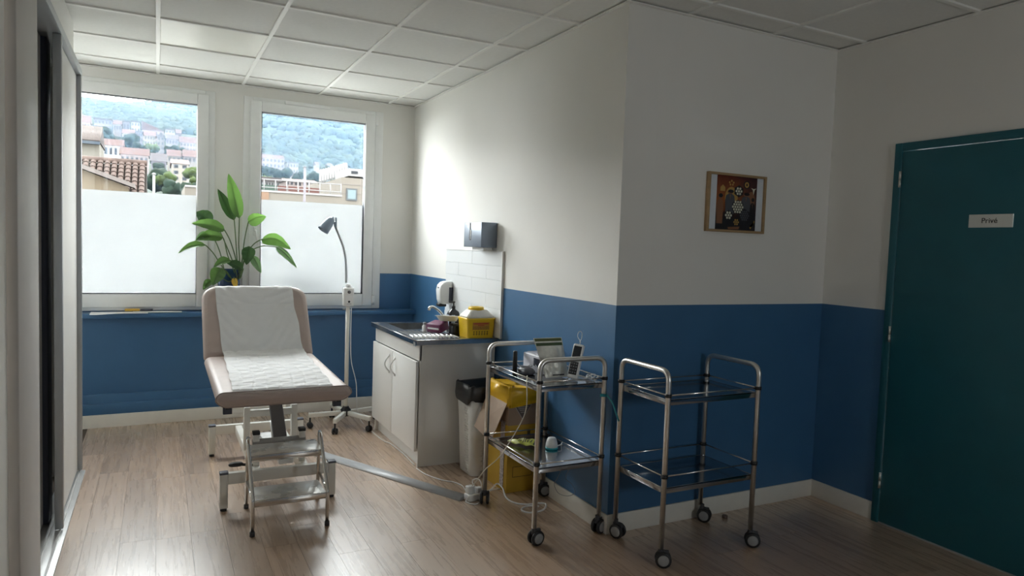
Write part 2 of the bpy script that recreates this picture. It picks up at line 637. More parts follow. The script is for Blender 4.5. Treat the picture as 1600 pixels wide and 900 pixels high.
# teal door
d1 = thing('door_1', (X2, 1.9, 0), 'teal door with a small white name plate', 'door', kind='structure')
b = MB()
b.box(X2 - .018, X2 + .1, 2.372, 2.412, 0, 2.065, .003).box(X2 - .018, X2 + .1, 1.378, 1.418, 0, 2.065, .003).box(X2 - .018, X2 + .1, 1.418, 2.372, 2.023, 2.065, .003)
b.build('door_frame', TEAL, d1)
leaf = MB().box(X2 - .012, X2 + .03, 1.421, 2.368, .008, 2.019, .002).build('door_leaf', TEAL, d1)
for z in (1.83, 1.0, .195):
    MB().tube([(X2 - .021, 2.371, z), (X2 - .021, 2.371, z + .04)], .0065, 8).tube([(X2 - .021, 2.371, z + .042), (X2 - .021, 2.371, z + .085)], .0065, 8).build('hinge', STEEL, d1)
sp = MB().box(X2 - .0145, X2 - .012, 1.808, 2.007, 1.613, 1.676, .001, 0, 1).build('name_plate', mat('satin_aluminium_plate', (0.62, 0.63, 0.60), 0.35, .35), leaf)
b = MB()
add_text(b, 'Privé', .036, (X2 - .0149, 1.912, 1.645), (0, -1, 0), (0, 0, 1))
b.build('lettering', BLACK, leaf)
hd = MB().box(X2 - .02, X2 - .012, 1.455, 1.495, .95, 1.15, .003).tube(fillet([(X2 - .018, 1.475, 1.06), (X2 - .06, 1.475, 1.06), (X2 - .06, 1.60, 1.06)], .015), .009)
hd.build('door_handle', STEEL, d1)
tag(MB().box(X2 - .012, X2 + .02, 1.42, 2.37, 0, .007).build('trim_3', ALU), 'thin metal threshold strip under the teal door', 'threshold', kind='structure')

# wardrobe with sliding doors on the left
wd = thing('sliding_wardrobe', (XW - .3, 3.7, 0), 'tall white wardrobe with aluminium-edged sliding doors beside left window', 'wardrobe')
b = MB()
b.box(-1.04, XW - .10, 2.56, 2.60, .0, 2.40).box(-1.04, XW - .10, 4.76, 4.79, 0, 2.40).box(-1.04, -1.02, 2.6, 4.76, 0, 2.40).box(-1.04, XW - .10, 2.6, 4.76, 2.37, 2.40)
b.build('carcass', WARD, wd)
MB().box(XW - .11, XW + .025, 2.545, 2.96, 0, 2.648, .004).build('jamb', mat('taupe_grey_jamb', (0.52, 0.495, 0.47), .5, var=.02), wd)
MB().box(XW - .11, XW - .035, 2.96, 4.80, 2.385, 2.648, .003).build('fascia', WARD, wd)
MB().box(XW - .10, XW + .008, 2.96, 4.80, 2.345, 2.385, .003).build('top_track', ALU, wd)
b = MB().box(XW - .10, XW + .02, 2.96, 4.80, 0, .012, .002).box(XW - .012, XW - .004, 2.96, 4.80, .012, .022).box(XW - .055, XW - .047, 2.96, 4.80, .012, .022)
b.build('floor_track', mat('pale_aluminium', (0.68, 0.68, 0.67), .35, .5), wd)
def sliding(y0, y1, xf, dark, dw=.035):
    dr = MB().box(xf - .032, xf - .024, y0 + .02, y1 - .02, .03, 2.34).build('sliding_door', WARD, wd)
    for ya, yw in ((y0, .035), (y1 - dw, dw)):
        MB().box(xf - .035, xf, ya, ya + yw, .024, 2.344, .003).build('edge_profile', dark if ya > y0 else ALU, dr)
sliding(2.97, 4.05, XW - .062, mat('dark_gap_strip', (0.02, 0.025, 0.045), .5), .13)  # wide dark end strip stands in for the shadowed gap between doors
sliding(3.83, 4.795, XW + .006, ALU)

EXT_DIM = 0.085  # dims all outdoor colours so the bright view is not overexposed


def xmat(*a, **k):
    k.setdefault('spec', 0.05)
    return mat(*a, **k)



def ext(r, g, b):
    return (r * EXT_DIM, g * EXT_DIM, b * EXT_DIM)


# ------------------------------------------------------------------ outside the windows
def sstep(a, b, t):
    t = max(0, min(1, (t - a) / (b - a)))
    return t * t * (3 - 2 * t)


HP = [(6.4, -4), (60, -4)] + [(Y, at(240, r, Y).z) for Y, r in ((110, 322), (150, 294), (200, 268), (250, 252), (290, 240), (330, 212), (430, 195), (560, 178), (640, 172))]


def terrain(X, Y):
    for (a, za), (b, zb) in zip(HP, HP[1:]):
        if Y <= b:
            z = za + (zb - za) * (Y - a) / (b - a)
            break
    else:
        z = HP[-1][1]
    q = X / max(Y, 1)
    z -= 17 * sstep(.07, .17, q) * sstep(120, 250, Y) * (1 - sstep(330, 440, Y))
    z += 34 * sstep(.05, .17, q) * sstep(400, 620, Y)
    z += 5 * math.sin(X * .021 + 1.3) * sstep(300, 600, Y) + 3 * math.sin(X * .05 + Y * .02) * sstep(300, 500, Y)
    return z


hills = MB()
rowsY = [6.4, 20, 40, 60, 85, 110, 130, 150, 175, 200, 225, 250, 270, 290, 310, 330, 360, 390, 420, 450, 480, 520, 560, 600, 640, 700, 800]
NA = 60
hv = []
for Y in rowsY:
    for i in range(NA + 1):
        X = (-.9 + 1.9 * i / NA) * max(Y, 60)
        hv.append((X, Y, terrain(X, Y)))
hills.add(hv, [(j * (NA + 1) + i, j * (NA + 1) + i + 1, (j + 1) * (NA + 1) + i + 1, (j + 1) * (NA + 1) + i) for j in range(len(rowsY) - 1) for i in range(NA)], 0, True)
GREEN1 = xmat('hill_scrub_green', ext(0.06, 0.085, 0.035), .95, var=.4, scale=.05)
tag(hills.build('hillside', GREEN1), 'green wooded hillside rising beyond the village', 'hill', kind='structure')

ICO_V, ICO_F = [], []
_bm = bmesh.new()
bmesh.ops.create_icosphere(_bm, subdivisions=2, radius=1)
_bm.verts.index_update()
ICO_V = [v.co.copy() for v in _bm.verts]
ICO_F = [tuple(v.index for v in f.verts) for f in _bm.faces]
_bm.free()


def blob(b, c, r, rz=None, rnd=random, mi=0, jit=.22):
    rz = rz or r
    c = Vector(c)
    b.add([c + Vector((p.x * r, p.y * r, p.z * rz)) * (1 + rnd.uniform(-jit, jit)) for p in ICO_V], ICO_F, mi, True)


LEAFS = [xmat('wood_crown_dark', ext(0.035, 0.06, 0.025), .9, var=.4, scale=.15), xmat('wood_crown_light', ext(0.09, 0.12, 0.045), .9, var=.35, scale=.15)]
HOUSE_BOXES = []
VW = {'lilac': xmat('render_lilac_grey', ext(0.48, 0.44, 0.48), .9, var=.15, scale=.4), 'cream': xmat('render_cream', ext(0.68, 0.60, 0.50), .9, var=.1, scale=.4),
      'white': xmat('render_white', ext(0.80, 0.78, 0.76), .9, var=.08, scale=.4), 'stone': xmat('render_stone', ext(0.52, 0.46, 0.42), .9, var=.18, scale=.5), 'pink': xmat('render_pink', ext(0.68, 0.56, 0.52), .9, var=.1, scale=.4)}
ROOFM = xmat('clay_roof_far', ext(0.26, 0.15, 0.12), .9, var=.2, scale=1.0)
ROOFG = xmat('grey_roof_far', ext(0.20, 0.17, 0.17), .9, var=.2, scale=1.0)
WINM = xmat('far_window_dark', ext(0.05, 0.055, 0.07), .3)
win_share = {}


def far_house(label, px0, px1, yt, yb, Y, wm, roof, nx, nz, rh=3.5, dep=None, name='village_house', group='village houses on the hillside'):
    a, c = at(px0, yb, Y), at(px1, yb, Y)
    top = at((px0 + px1) / 2, yt, Y).z
    x0, x1, zb = a.x + .25, c.x - .25, (a.z + c.z) / 2
    w = x1 - x0
    dep = dep or max(7, w * .7)
    HOUSE_BOXES.append((x0, x1, Y, Y + dep))
    h = thing(name, ((x0 + x1) / 2, Y + dep / 2, zb), label, 'house', group)
    MB().box(x0, x1, Y, Y + dep, zb - 9, top).build('wall', VW[wm], h)
    if roof == 'flat':
        MB().box(x0 - .2, x1 + .2, Y - .3, Y + dep + .3, top, top + .5).build('roof', ROOFG, h)
    else:
        o = .2
        rm = ROOFM if roof != 'grey' else ROOFG
        if roof == 'gable':          # gable end to the viewer
            poly = [(x0 - o, Y - o, top), (x1 + o, Y - o, top), ((x0 + x1) / 2, Y - o, top + rh)]
            MB().prism(poly, (0, dep + 2 * o, 0)).build('roof', rm, h)
        elif roof == 'shed':
            poly = [(x0 - o, Y - o, top), (x1 + o, Y - o, top), (x0 - o, Y - o, top + rh)]
            MB().prism(poly, (0, dep + 2 * o, 0)).build('roof', rm, h)
        else:                        # ridge along the street front
            poly = [(x0 - o, Y - o, top), (x0 - o, Y + dep + o, top), (x0 - o, Y + dep / 2, top + rh)]
            MB().prism(poly, (w + 2 * o, 0, 0)).build('roof', rm, h)
    ht = top - zb
    for i in range(nx):
        for j in range(nz):
            ww, wh = min(1.6, w / nx * .5), min(2.0, ht / nz * .52)
            key = (round(ww, 2), round(wh, 2))
            if key not in win_share:
                win_share[key] = MB().box(-ww / 2, ww / 2, -.06, .05, -wh / 2, wh / 2).mesh('window', WINM)
            o_ = bpy.data.objects.new('window', win_share[key])
            COL.objects.link(o_)
            o_.parent = h
            o_.location = Vector((x0 + w * (i + .5) / nx, Y, zb + ht * (j + .55) / nz)) - ORG[h]
    return h


G = far_house
G('long lilac-grey house at the top left of the old village', 146, 176, 187, 204, 322, 'lilac', 'flat', 5, 2)
G('small stone house right of the long lilac-grey house', 176, 191, 194, 206, 320, 'stone', 'ridge', 3, 1, 2)
G('lilac house with a pair of windows beside the white tower house', 191, 203.5, 191, 206, 318, 'lilac', 'flat', 2, 1)
G('bright white tower house on the village skyline', 204, 220, 191, 207, 317, 'white', 'flat', 3, 2)
G('white house with staggered windows below the tower house', 190, 211, 209, 228, 290, 'white', 'ridge', 3, 2, 2)
G('lilac terraced house in the middle row of the village', 211, 224, 207, 231, 288, 'lilac', 'flat', 3, 3)
G('cream terraced house in the middle row of the village', 224, 244, 212, 236, 286, 'cream', 'ridge', 4, 3, 2)
G('house with sloping lean-to roof on the village skyline', 221, 257, 204, 214, 316, 'pink', 'shed', 4, 1, 3.5)
G('tall pale house at the right end of the village skyline', 257, 274, 203, 223, 318, 'cream', 'flat', 3, 3)
G('lower pale house stepping down from the village skyline', 274, 284, 208, 224, 319, 'lilac', 'ridge', 2, 2, 2)
G('stone house with dark loggias in the village centre', 244, 258, 213, 236, 284, 'stone', 'flat', 2, 3)
G('lilac stone house right of the loggias', 258, 279, 217, 237, 282, 'lilac', 'grey', 4, 2, 2)
G('long cream house at the right edge of the village', 280, 307, 223, 238, 285, 'pink', 'ridge', 5, 2, 2.5)
G('pink-roofed house at the far left of the village', 120, 142, 191, 204, 300, 'pink', 'ridge', 4, 1, 3)
G('long white house under the village terraces at left', 152, 194, 227, 247, 205, 'white', 'ridge', 5, 1, 2)
G('low pink-roofed row behind the tiled roof', 186, 234, 242, 260, 190, 'pink', 'ridge', 6, 1, 2)
G('pale house with a double window left of the three-storey house', 234, 262, 252, 268, 165, 'lilac', 'grey', 3, 1, 2)
G('small cream house above the three-storey house', 260, 284, 244, 254, 200, 'cream', 'ridge', 3, 1, 2)
G('low roofed house at right above the trees', 285, 315, 245, 256, 195, 'stone', 'ridge', 4, 1, 2)
G('cream three-storey house with shuttered windows among trees', 266, 297, 256, 284, 150, 'cream', 'ridge', 2, 3, 1.4, 12)
G('pale terraced houses at the left of the right-hand view', 402, 445, 247, 263, 335, 'pink', 'ridge', 7, 2, 2)
G('cream house stepping down right of the terraced houses', 447.5, 467, 255, 272, 330, 'cream', 'flat', 4, 2)
G('tiny white villa high on the left of the right-hand hillside', 410, 423, 229, 234, 440, 'white', 'ridge', 3, 1, 2.5)
G('tiny pale villa among the hillside trees', 453, 462, 231, 237, 430, 'cream', 'ridge', 2, 1, 2.5)
G('pink hillside villa above two white villas', 518, 528, 227, 233, 450, 'pink', 'ridge', 3, 1, 2.5)
G('wide white hillside villa with low roof', 510, 525, 240, 246, 425, 'white', 'ridge', 4, 1, 2)
G('white hillside villa at the right above the modern building', 540, 551, 240, 248, 420, 'white', 'gable', 3, 2, 2.5)
G('small white cottage low on the hillside', 493, 500, 258, 264, 360, 'white', 'ridge', 2, 1, 2)
G('low pale cottage behind the slatted roof', 512, 521, 261, 267, 355, 'cream', 'ridge', 2, 1, 2)

fr = random.Random(3)
fb = MB()
for k in range(8600):
    Y = fr.uniform(350, 640)
    X = fr.uniform(-.34, .36) * Y
    if any(hx0 - 4 < X < hx1 + 4 and hy0 - 5 < Y < hy1 + 5 for hx0, hx1, hy0, hy1 in HOUSE_BOXES):
        continue
    blob(fb, (X, Y, terrain(X, Y) + .6), fr.uniform(1.7, 3.6), fr.uniform(1.5, 3.0), fr, 0 if fr.random() < .62 else 1, .2)
tag(fb.build('hillside_forest', LEAFS), 'dense green woodland covering the hazy hillside above the village', 'forest', kind='stuff')

# trees between the houses
TRUNK = xmat('tree_bark', ext(0.06, 0.045, 0.035), .95, var=.2)
TREEM = [xmat('tree_leaf_deep', ext(0.03, 0.06, 0.035), .9, var=.4, scale=.6), xmat('tree_leaf_bright', ext(0.13, 0.19, 0.05), .9, var=.35, scale=.6)]


def tree(label, px, py, Y, rpx, bright=0, seed=0):
    rr = random.Random(seed)
    c = at(px, py, Y)
    r = rpx * Y * 1.13 / F_PX
    zb = c.z - r * 1.9
    t = thing('tree', (c.x, c.y, zb), label, 'tree', 'trees below the village')
    b = MB()
    for k in range(9):
        blob(b, c + Vector((rr.uniform(-.6, .6) * r, rr.uniform(-.6, .6) * r, rr.uniform(-.5, .5) * r)), r * rr.uniform(.4, .62), None, rr, 0, .28)
    b.build('crown', TREEM[bright], t)
    MB().tube([(c.x, c.y, zb - 4), (c.x, c.y, zb + r)], r * .09, 6).build('trunk', TRUNK, t)


for k, (lb, px, py, Y, rp_, br) in enumerate([
        ('deep green round tree in front of the long lilac-grey house', 164, 213, 250, 12, 0), ('deep green tree below the white staggered-window house', 203, 222, 235, 10, 0),
        ('blue-green tree left of the terrace gardens', 218, 231, 230, 7, 0), ('bright yellow-green tree in the village gardens', 240, 234, 246, 8, 1),
        ('deep green tree under the loggia house', 266, 236, 235, 8, 0), ('deep green tree under the right end houses', 284, 237, 258, 7, 0),
        ('tall deep green tree beside the tiled roof', 240, 283, 95, 16, 0), ('bright green rounded tree in front of the three-storey house', 257, 283, 92, 11, 1),
        ('deep green tree below the three-storey house', 275, 298, 90, 15, 0), ('bright green tree right of the three-storey house', 303, 270, 110, 11, 1),
        ('yellow-green tree at the right edge of the left window', 304, 289, 95, 11, 1), ('deep green tree low at the right of the left window', 300, 303, 85, 13, 0),
        ('deep green tree behind the long white house', 248, 266, 140, 9, 0),
        ('deep green tree under the pale terraced houses', 421, 270, 220, 9, 0), ('deep green broad tree at the foot of the terraced houses', 441, 275, 215, 10, 0),
        ('bright green tree above the low roofs at left of right window', 416, 281, 150, 7, 1), ('deep green tree right of the cream stepped house', 466, 276, 215, 8, 0),
        ('deep green tree beside the modern building', 491, 277, 200, 9, 0), ('dark green pine left of the slatted roof', 508, 268, 230, 8, 0)]):
    tree(lb, px, py, Y, rp_, br, k)

# near building with the clay tiled roof
TILE = xmat('old_clay_roof_tile', ext(0.27, 0.19, 0.16), .85, var=.35, scale=3.0)
BEIGE = xmat('beige_render', ext(0.42, 0.33, 0.23), .9, var=.08, scale=1.0)
rh = thing('tiled_roof_house', (-3.5, 31.5, -4), 'beige house with a scalloped clay tile roof close outside the left window', 'house')
ez, rz_, ye, yr = 2.85, 4.22, 29.2, 31.2
xl, xr = -7.0, at(229, 275, 30).x
b = MB().box(xl, xr - .35, ye + .5, yr + 2.2, -4, ez - .02)
b.build('wall', xmat('greyish_beige_render', ext(0.40, 0.34, 0.27), .9), rh)  # even greyish beige over the whole wall
rows, cols_ = 8, int((xr - xl) / .235)
deck = MB().prism([(xl, ye, ez - .12), (xl, yr, rz_ - .12), (xl, yr + 2.4, ez - .2)], (xr - xl, 0, 0)).build('roof_deck', TRUNK, rh)
sl = Vector((0, yr - ye, rz_ - ez))
L_ = sl.length
sl.normalize()
nv = Vector((0, -sl.z, sl.y))
arc = [(math.cos(a), math.sin(a)) for a in [PI * k / 5 for k in range(6)]]
tl = L_ / rows + .06
vs_ = []
for e_ in range(2):
    for (ca, sa) in arc:
        rad = .105 if e_ == 0 else .09
        vs_.append(Vector((ca * rad, 0, 0)) + nv * (sa * rad * .8) + sl * (tl * e_) + nv * (.02 if e_ == 0 else -.01))
vs_ += [p - nv * .018 for p in vs_]
fs_ = [(i, i + 1, 7 + i, 6 + i) for i in range(5)] + [(12 + i, 18 + i, 19 + i, 13 + i) for i in range(5)] + [(i, 12 + i, 13 + i, i + 1) for i in range(5)]
tmesh = MB().add(vs_, fs_, 0, False).mesh('roof_tile', TILE)
cnt = 0
for j in range(rows):
    for i in range(cols_):
        o_ = bpy.data.objects.new('roof_tile', tmesh)
        COL.objects.link(o_)
        o_.parent = rh
        o_.location = Vector((xl + .12 + i * .235, ye, ez)) + sl * (j * L_ / rows) - ORG[rh]
rb = MB()
rb.tube([(xl, yr, rz_ + .02), (xr, yr, rz_ + .02)], .11, 8)
rb.build('ridge_tile', TILE, rh)
MB().tube([(xl + 1, ye - .08, ez - .05), (xr, ye - .08, ez - .05)], .07, 8).tube([(xr - .25, ye - .05, ez - .05), (xr - .25, ye + .45, ez - .5), (xr - .25, ye + .45, -4)], .05, 8).build('gutter', xmat('zinc_gutter', ext(0.3, 0.3, 0.3), .5, .6), rh)
# gable wing in front of it
pA, pB = at(100, 249, 28.6), at(206, 288, 28.6)
poly = [(pA.x, 28.6, -4), (pB.x - .1, 28.6, -4), (pB.x - .1, 28.6, pB.z - .12), (pA.x, 28.6, pA.z - .1)]
MB().prism(poly, (0, .45, 0)).build('gable_wall', BEIGE, rh)
vg = MB().prism([(pA.x, 28.35, pA.z - .1), (pB.x + .1, 28.35, pB.z - .14), (pB.x + .1, 28.35, pB.z), (pA.x, 28.35, pA.z + .06)], (0, .9, 0))
vg.build('verge', xmat('pale_verge_board', ext(0.42, 0.36, 0.33), .8), rh)

# second house behind with the ribbed roof
p0, p1 = at(100, 222, 45), at(150, 222, 45)
p2, p3 = at(150, 200, 47), at(150, 243, 45)
hh = thing('ribbed_roof_house', ((p0.x + p1.x) / 2, 47, -4), 'cream house with a grey ribbed roof behind the clay tiled roof', 'house')
MB().box(p0.x, p1.x + .15, 45.2, 49, -4, p1.z).build('wall', xmat('pale_cream_render', ext(0.50, 0.46, 0.39), .9), hh)
MB().prism([(p0.x, 44.9, p1.z), (p0.x, 47, p2.z), (p0.x, 49.3, p1.z)], (p1.x - p0.x + .2, 0, 0)).build('roof_deck', ROOFG, hh)
nrib = 26
rs_ = MB().tube([(0, 44.88, p1.z + .03), (0, 46.98, p2.z + .04)], .07, 6).mesh('roof_rib', xmat('grey_brown_rib_tile', ext(0.30, 0.25, 0.23), .85, var=.25, scale=2))
for k in range(nrib):
    o_ = bpy.data.objects.new('roof_rib', rs_)
    COL.objects.link(o_)
    o_.parent = hh
    o_.location = Vector((p0.x + (p1.x + .15 - p0.x) * k / (nrib - 1), 0, 0)) - ORG[hh]
MB().box(p0.x, p1.x + .2, 44.8, 45.0, p1.z - .14, p1.z + .02).build('eaves_board', xmat('blue_grey_board', ext(0.16, 0.2, 0.25), .6), hh)

# lamp pole among the trees
a = at(240.5, 273, 60)
tag(MB().tube([(a.x, 60, -4), (a.x, 60, a.z)], .09, 8).lathe([(.0, 0), (.14, 0), (.12, .12), (0, .15)], (a.x, 60, a.z), 8).build('street_pole', VW['white']), 'slim white pole in front of the trees beside the tiled roof', 'pole')

# modern building outside the right window
MWALL = xmat('pale_beige_cladding', ext(0.50, 0.44, 0.37), .85, var=.05, scale=.6)
MORNG = xmat('salmon_panel', ext(0.56, 0.36, 0.25), .85, var=.06, scale=.6)
YM = 42.0
q0, q1 = at(534, 277, YM), at(600, 285, YM)
mb_ = thing('modern_building', (q0.x + 2, YM, -4), 'pale modern building with square window and slanted slatted roof outside right window', 'building')
MB().box(q0.x, q1.x + 4, YM, YM + 9, -4, q0.z).build('wall', MWALL, mb_)
for zz in (.28, .62):
    za = at(550, 277 + 41 * zz, YM).z
    MB().box(q0.x - .01, q1.x + 4, YM - .02, YM, za - .02, za + .02).build('cladding_joint', VW['stone'], mb_)
wA, wB = at(541, 294, YM), at(557.5, 314, YM)
wn = MB().box(wA.x, wB.x, YM - .06, YM + .05, wB.z, wA.z).build('window', xmat('grey_window_frame', ext(.22, .24, .25), .5), mb_)
MB().box(wA.x + .09, wB.x - .09, YM - .07, YM - .05, wB.z + .09, wA.z - .09).build('pane', xmat('pale_blue_pane', ext(.42, .55, .58), .12), wn)
# side wing receding behind, salmon front and long window band
YS = 52.0
r0, r1 = at(497, 284, YS), at(536, 278, YS)
MB().box(r0.x, r1.x + 1, YS, YS + 7, -4, r0.z).build('wing_wall', MWALL, mb_)
sA, sB = at(503, 284.5, YS), at(522, 294, YS)
MB().box(sA.x, sB.x, YS - .05, YS, sB.z, sA.z).build('salmon_panel', MORNG, mb_)
bA, bB = at(503, 293, YS), at(522, 301, YS)
for k in range(4):
    wx = bA.x + (bB.x - bA.x) * k / 4
    MB().box(wx + .04, wx + (bB.x - bA.x) / 4 - .04, YS - .08, YS, bB.z, bA.z).build('window', WINM, mb_)
# slanted slatted roof
u0, u1 = at(499, 285, YS), at(540, 262, YS)
for k in range(11):
    t = k / 10
    c0 = Vector((u0.x + (u1.x - u0.x) * t, YS - .3, u0.z + (u1.z - u0.z) * t * .55))
    c1 = c0 + Vector((.55, 2.5, 1.1))
    MB().tube([c0, c1], .1, 4).build('roof_slat', VW['white'], mb_)
MB().prism([(u0.x, YS, u0.z - .1), (u1.x, YS, u0.z - .1), (u1.x, YS, u1.z - .9)], (0, 4, 0)).build('roof_deck', VW['lilac'], mb_)
t0, t1 = at(545, 263, YM + 5), at(575, 277, YM + 5)
MB().box(t0.x, t1.x + 3, YM + 5, YM + 9, t1.z, t0.z).build('roof_room', VW['white'], mb_)
rw0, rw1 = at(549, 267, YM + 5), at(559, 272, YM + 5)
MB().box(rw0.x, rw1.x, YM + 4.95, YM + 5.0, rw1.z, rw0.z).build('window', WINM, mb_)
# low terrace parapet and its coloured band in front
YP = 36.0
e0, e1 = at(395, 299, YP), at(534, 304, YP)
tp = thing('terrace_building', ((e0.x + e1.x) / 2, YP, -4), 'long low terrace wall with thin rail and red panels outside right window', 'building')
MB().box(e0.x - 3, e1.x, YP, YP + 5, -4, (e0.z + e1.z) / 2).build('parapet', MWALL, tp)
o0, o1 = at(409, 301, YP), at(420, 315, YP)
MB().box(o0.x - 1, o1.x, YP - .05, YP, o1.z, (e0.z + e1.z) / 2 - .05).build('salmon_panel', MORNG, tp)
zt = (e0.z + e1.z) / 2
MB().box(e0.x - 3, e1.x, YP - .06, YP + .02, zt - .05, zt + .04).build('coping', VW['white'], tp)
zr = at(450, 290, YP).z
red = xmat('dull_red_panel', ext(.30, .15, .13), .8)
grn = xmat('dull_green_panel', ext(.15, .22, .18), .8)
g0, g1, g2 = at(400, 295, YP + 4), at(433, 295, YP + 4), at(500, 297, YP + 4)
zc0, zc1 = at(450, 300, YP + 4).z, at(450, 291, YP + 4).z
MB().box(g0.x, g1.x, YP + 4, YP + 4.1, zc0 - .5, zc1).build('balcony_panel', grn, tp)
for k in range(4):
    MB().box(g1.x + (g2.x - g1.x) * k / 4 + .03, g1.x + (g2.x - g1.x) * (k + 1) / 4 - .03, YP + 4, YP + 4.1, zc0 - .5, zc1).build('balcony_panel', red, tp)
rl = MB().tube([(e0.x - 1, YP + .2, zr + .25), (e1.x, YP + .2, zr + .25)], .025, 6).tube([(e0.x - 1, YP + .2, zt + .2), (e1.x, YP + .2, zt + .2)], .02, 6)
rl.build('rail', VW['white'], tp)
for k in range(9):
    xx = e0.x + (e1.x - e0.x) * k / 8
    MB().tube([(xx, YP + .2, zt), (xx, YP + .2, zr + .28)], .025, 6).build('rail_post', VW['white'], tp)
G('long low pink-roofed building behind the terrace rail', 443, 500, 284, 292, 88, 'pink', 'ridge', 8, 1, .6, 8, 'low_building', 'low buildings behind the terrace')
G('low white building with dark windows left of the pink-roofed one', 402, 440, 284, 292, 84, 'white', 'flat', 7, 1, .6, 8, 'low_building', 'low buildings behind the terrace')
pp = at(476.5, 262, 34)
tag(MB().tube([(pp.x, 34, -4), (pp.x, 34, pp.z)], .06, 8).lathe([(.07, 0), (.07, .05), (.0, .09)], (pp.x, 34, pp.z), 8).build('street_pole', VW['lilac']), 'pale grey pole rising in front of the terrace rail', 'pole')

# shrubs standing against the frosted glass
SHR = xmat('shrub_leaf', ext(0.06, 0.12, 0.04), .7, var=.3, scale=8)
def shrub(label, x0, x1, ztop, seed):
    rr = random.Random(seed)
    t = thing('shrub', ((x0 + x1) / 2, 6.45, -.2), label, 'shrub', 'shrubs behind the frosted panes')
    b = MB()
    for k in range(430):
        x = rr.uniform(x0, x1)
        edge = 1 - abs((x - (x0 + x1) / 2) / ((x1 - x0) / 2)) ** 3
        z = rr.uniform(.55, .9 + (ztop - .9) * edge * rr.uniform(.5, 1))
        c = Vector((x, 6.15 + .5 * rr.random() ** 2.2, z))
        d = Vector((rr.uniform(-1, 1), rr.uniform(-.4, .4), rr.uniform(-.6, 1))).normalized()
        sd = d.cross(Vector((rr.uniform(-.3, .3), 1, rr.uniform(-.3, .3)))).normalized()
        ln, w = rr.uniform(.09, .15), rr.uniform(.03, .05)
        b.add([c - d * ln / 2, c + sd * w / 2 + Vector((0, .006, 0)), c + d * ln / 2, c - sd * w / 2 + Vector((0, .006, 0))], [(0, 1, 2, 3)], 0)
    b.build('foliage', SHR, t)
    for k in range(6):
        x = x0 + (x1 - x0) * (k + .5) / 6
        MB().tube([(x, 6.45, -.2), (x + rr.uniform(-.1, .1), 6.4, .85)], .012, 6).build('stem', TRUNK, t)
shrub('leafy shrub showing faintly through the right frosted pane', 0.75, 1.34, 1.26, 1)
shrub('second leafy shrub faint behind the right frosted pane beside the lamp', 1.42, 1.75, 1.2, 2)
shrub('leafy shrub faint behind the left frosted pane', -.1, .4, 1.05, 3)
tag(MB().box(-5, 7, 6.08, 14, -4, -.2).build('bounce_roof', mat('pale_bounce_surface', (.24, .235, .22), .95, var=.2, scale=6)), 'unseen pale flat roof added below the windows to bounce daylight in', 'roof', kind='structure')  # unseen pale surface added to bounce sky light up to the ceiling

# thin blue haze lying over the valley
hz = bpy.data.materials.new('valley_haze')
hz.use_nodes = True
_n = hz.node_tree.nodes
_n.remove(_n['Principled BSDF'])
vsn = _n.new('ShaderNodeVolumeScatter')
vsn.inputs['Color'].default_value = (0.45, 0.69, 1.0, 1)
vsn.inputs['Density'].default_value = 0.00016
hz.node_tree.links.new(vsn.outputs[0], _n['Material Output'].inputs['Volume'])
tag(MB().box(-700, 900, 70, 820, -60, 240).build('valley_haze', hz), 'thin blue haze hanging over the valley and hillside', 'haze', kind='stuff')


# ------------------------------------------------------------------ furniture and things
def atz(px, py, z):
    d = FWD + RGT * ((px - 800) / F_PX) + UPV * ((450 - py) / F_PX)
    return CAM + d * ((z - CAM.z) / d.z)


def atx(px, py, X):
    d = FWD + RGT * ((px - 800) / F_PX) + UPV * ((450 - py) / F_PX)
    return CAM + d * (X / d.x)


def rring(w, h, r, n=5):
    """rounded rectangle outline around 0,0"""
    r = max(1e-4, min(r, w / 2 - 1e-4, h / 2 - 1e-4))
    out = []
    for cx, cy, a0 in ((w / 2 - r, h / 2 - r, 0), (-w / 2 + r, h / 2 - r, PI / 2), (-w / 2 + r, -h / 2 + r, PI), (w / 2 - r, -h / 2 + r, 1.5 * PI)):
        for k in range(n + 1):
            a = a0 + PI / 2 * k / n
            out.append((cx + r * math.cos(a), cy + r * math.sin(a)))
    return out


def leather():
    return mat('taupe_leatherette', (0.50, 0.405, 0.365), .42, var=.06, scale=9, bump=.35, bscale=420, spec=.5)


LEATHER = leather()
PAPER = mat('white_couch_paper', (.80, .80, .80), .8, var=.02, scale=20, bump=.3, bscale=90)

# ---- examination couch
CX = .566
couch = thing('examination_couch', (CX, 4.3, 0), 'taupe padded examination couch with raised backrest on a white lifting frame', 'couch')
HY, HZ = 4.425, .742


def seat_z(Y):
    return .735 - (HY - Y) * .028


b = MB()
rings = []
for (Y, ins) in ((3.455, .022), (3.459, .010), (3.468, .002), (3.50, 0), (3.8, 0), (4.1, 0), (4.39, 0), (4.408, .004), (4.415, .018)):
    zt = seat_z(Y)
    rings.append([(CX + px_ * (1 - 1.6 * max(0, -pz)), Y + .5 * max(0, -pz) * (Y < 3.6), zt - .037 + pz) for px_, pz in rring(.637 - 2 * ins, .074 - 2 * ins, .036, 7)])
b.loft(rings)
seat = b.build('seat_cushion', LEATHER, couch)
b = MB()
b.tube([(CX + px_ * (1 - 1.6 * max(0, -pz)), 3.472 + .5 * max(0, -pz), seat_z(3.47) - .037 + pz) for px_, pz in rring(.640, .077, .037, 7)], .0028, 6, True)
b.build('piping', mat('dark_taupe_piping', (.34, .26, .23), .5), seat)
ang = math.radians(53.5)
DV = Vector((0, math.cos(ang), math.sin(ang)))
DN = Vector((0, -math.sin(ang), math.cos(ang)))
H0 = Vector((CX, HY + .005, HZ - .012))
LB = .505
b = MB()
rings = []


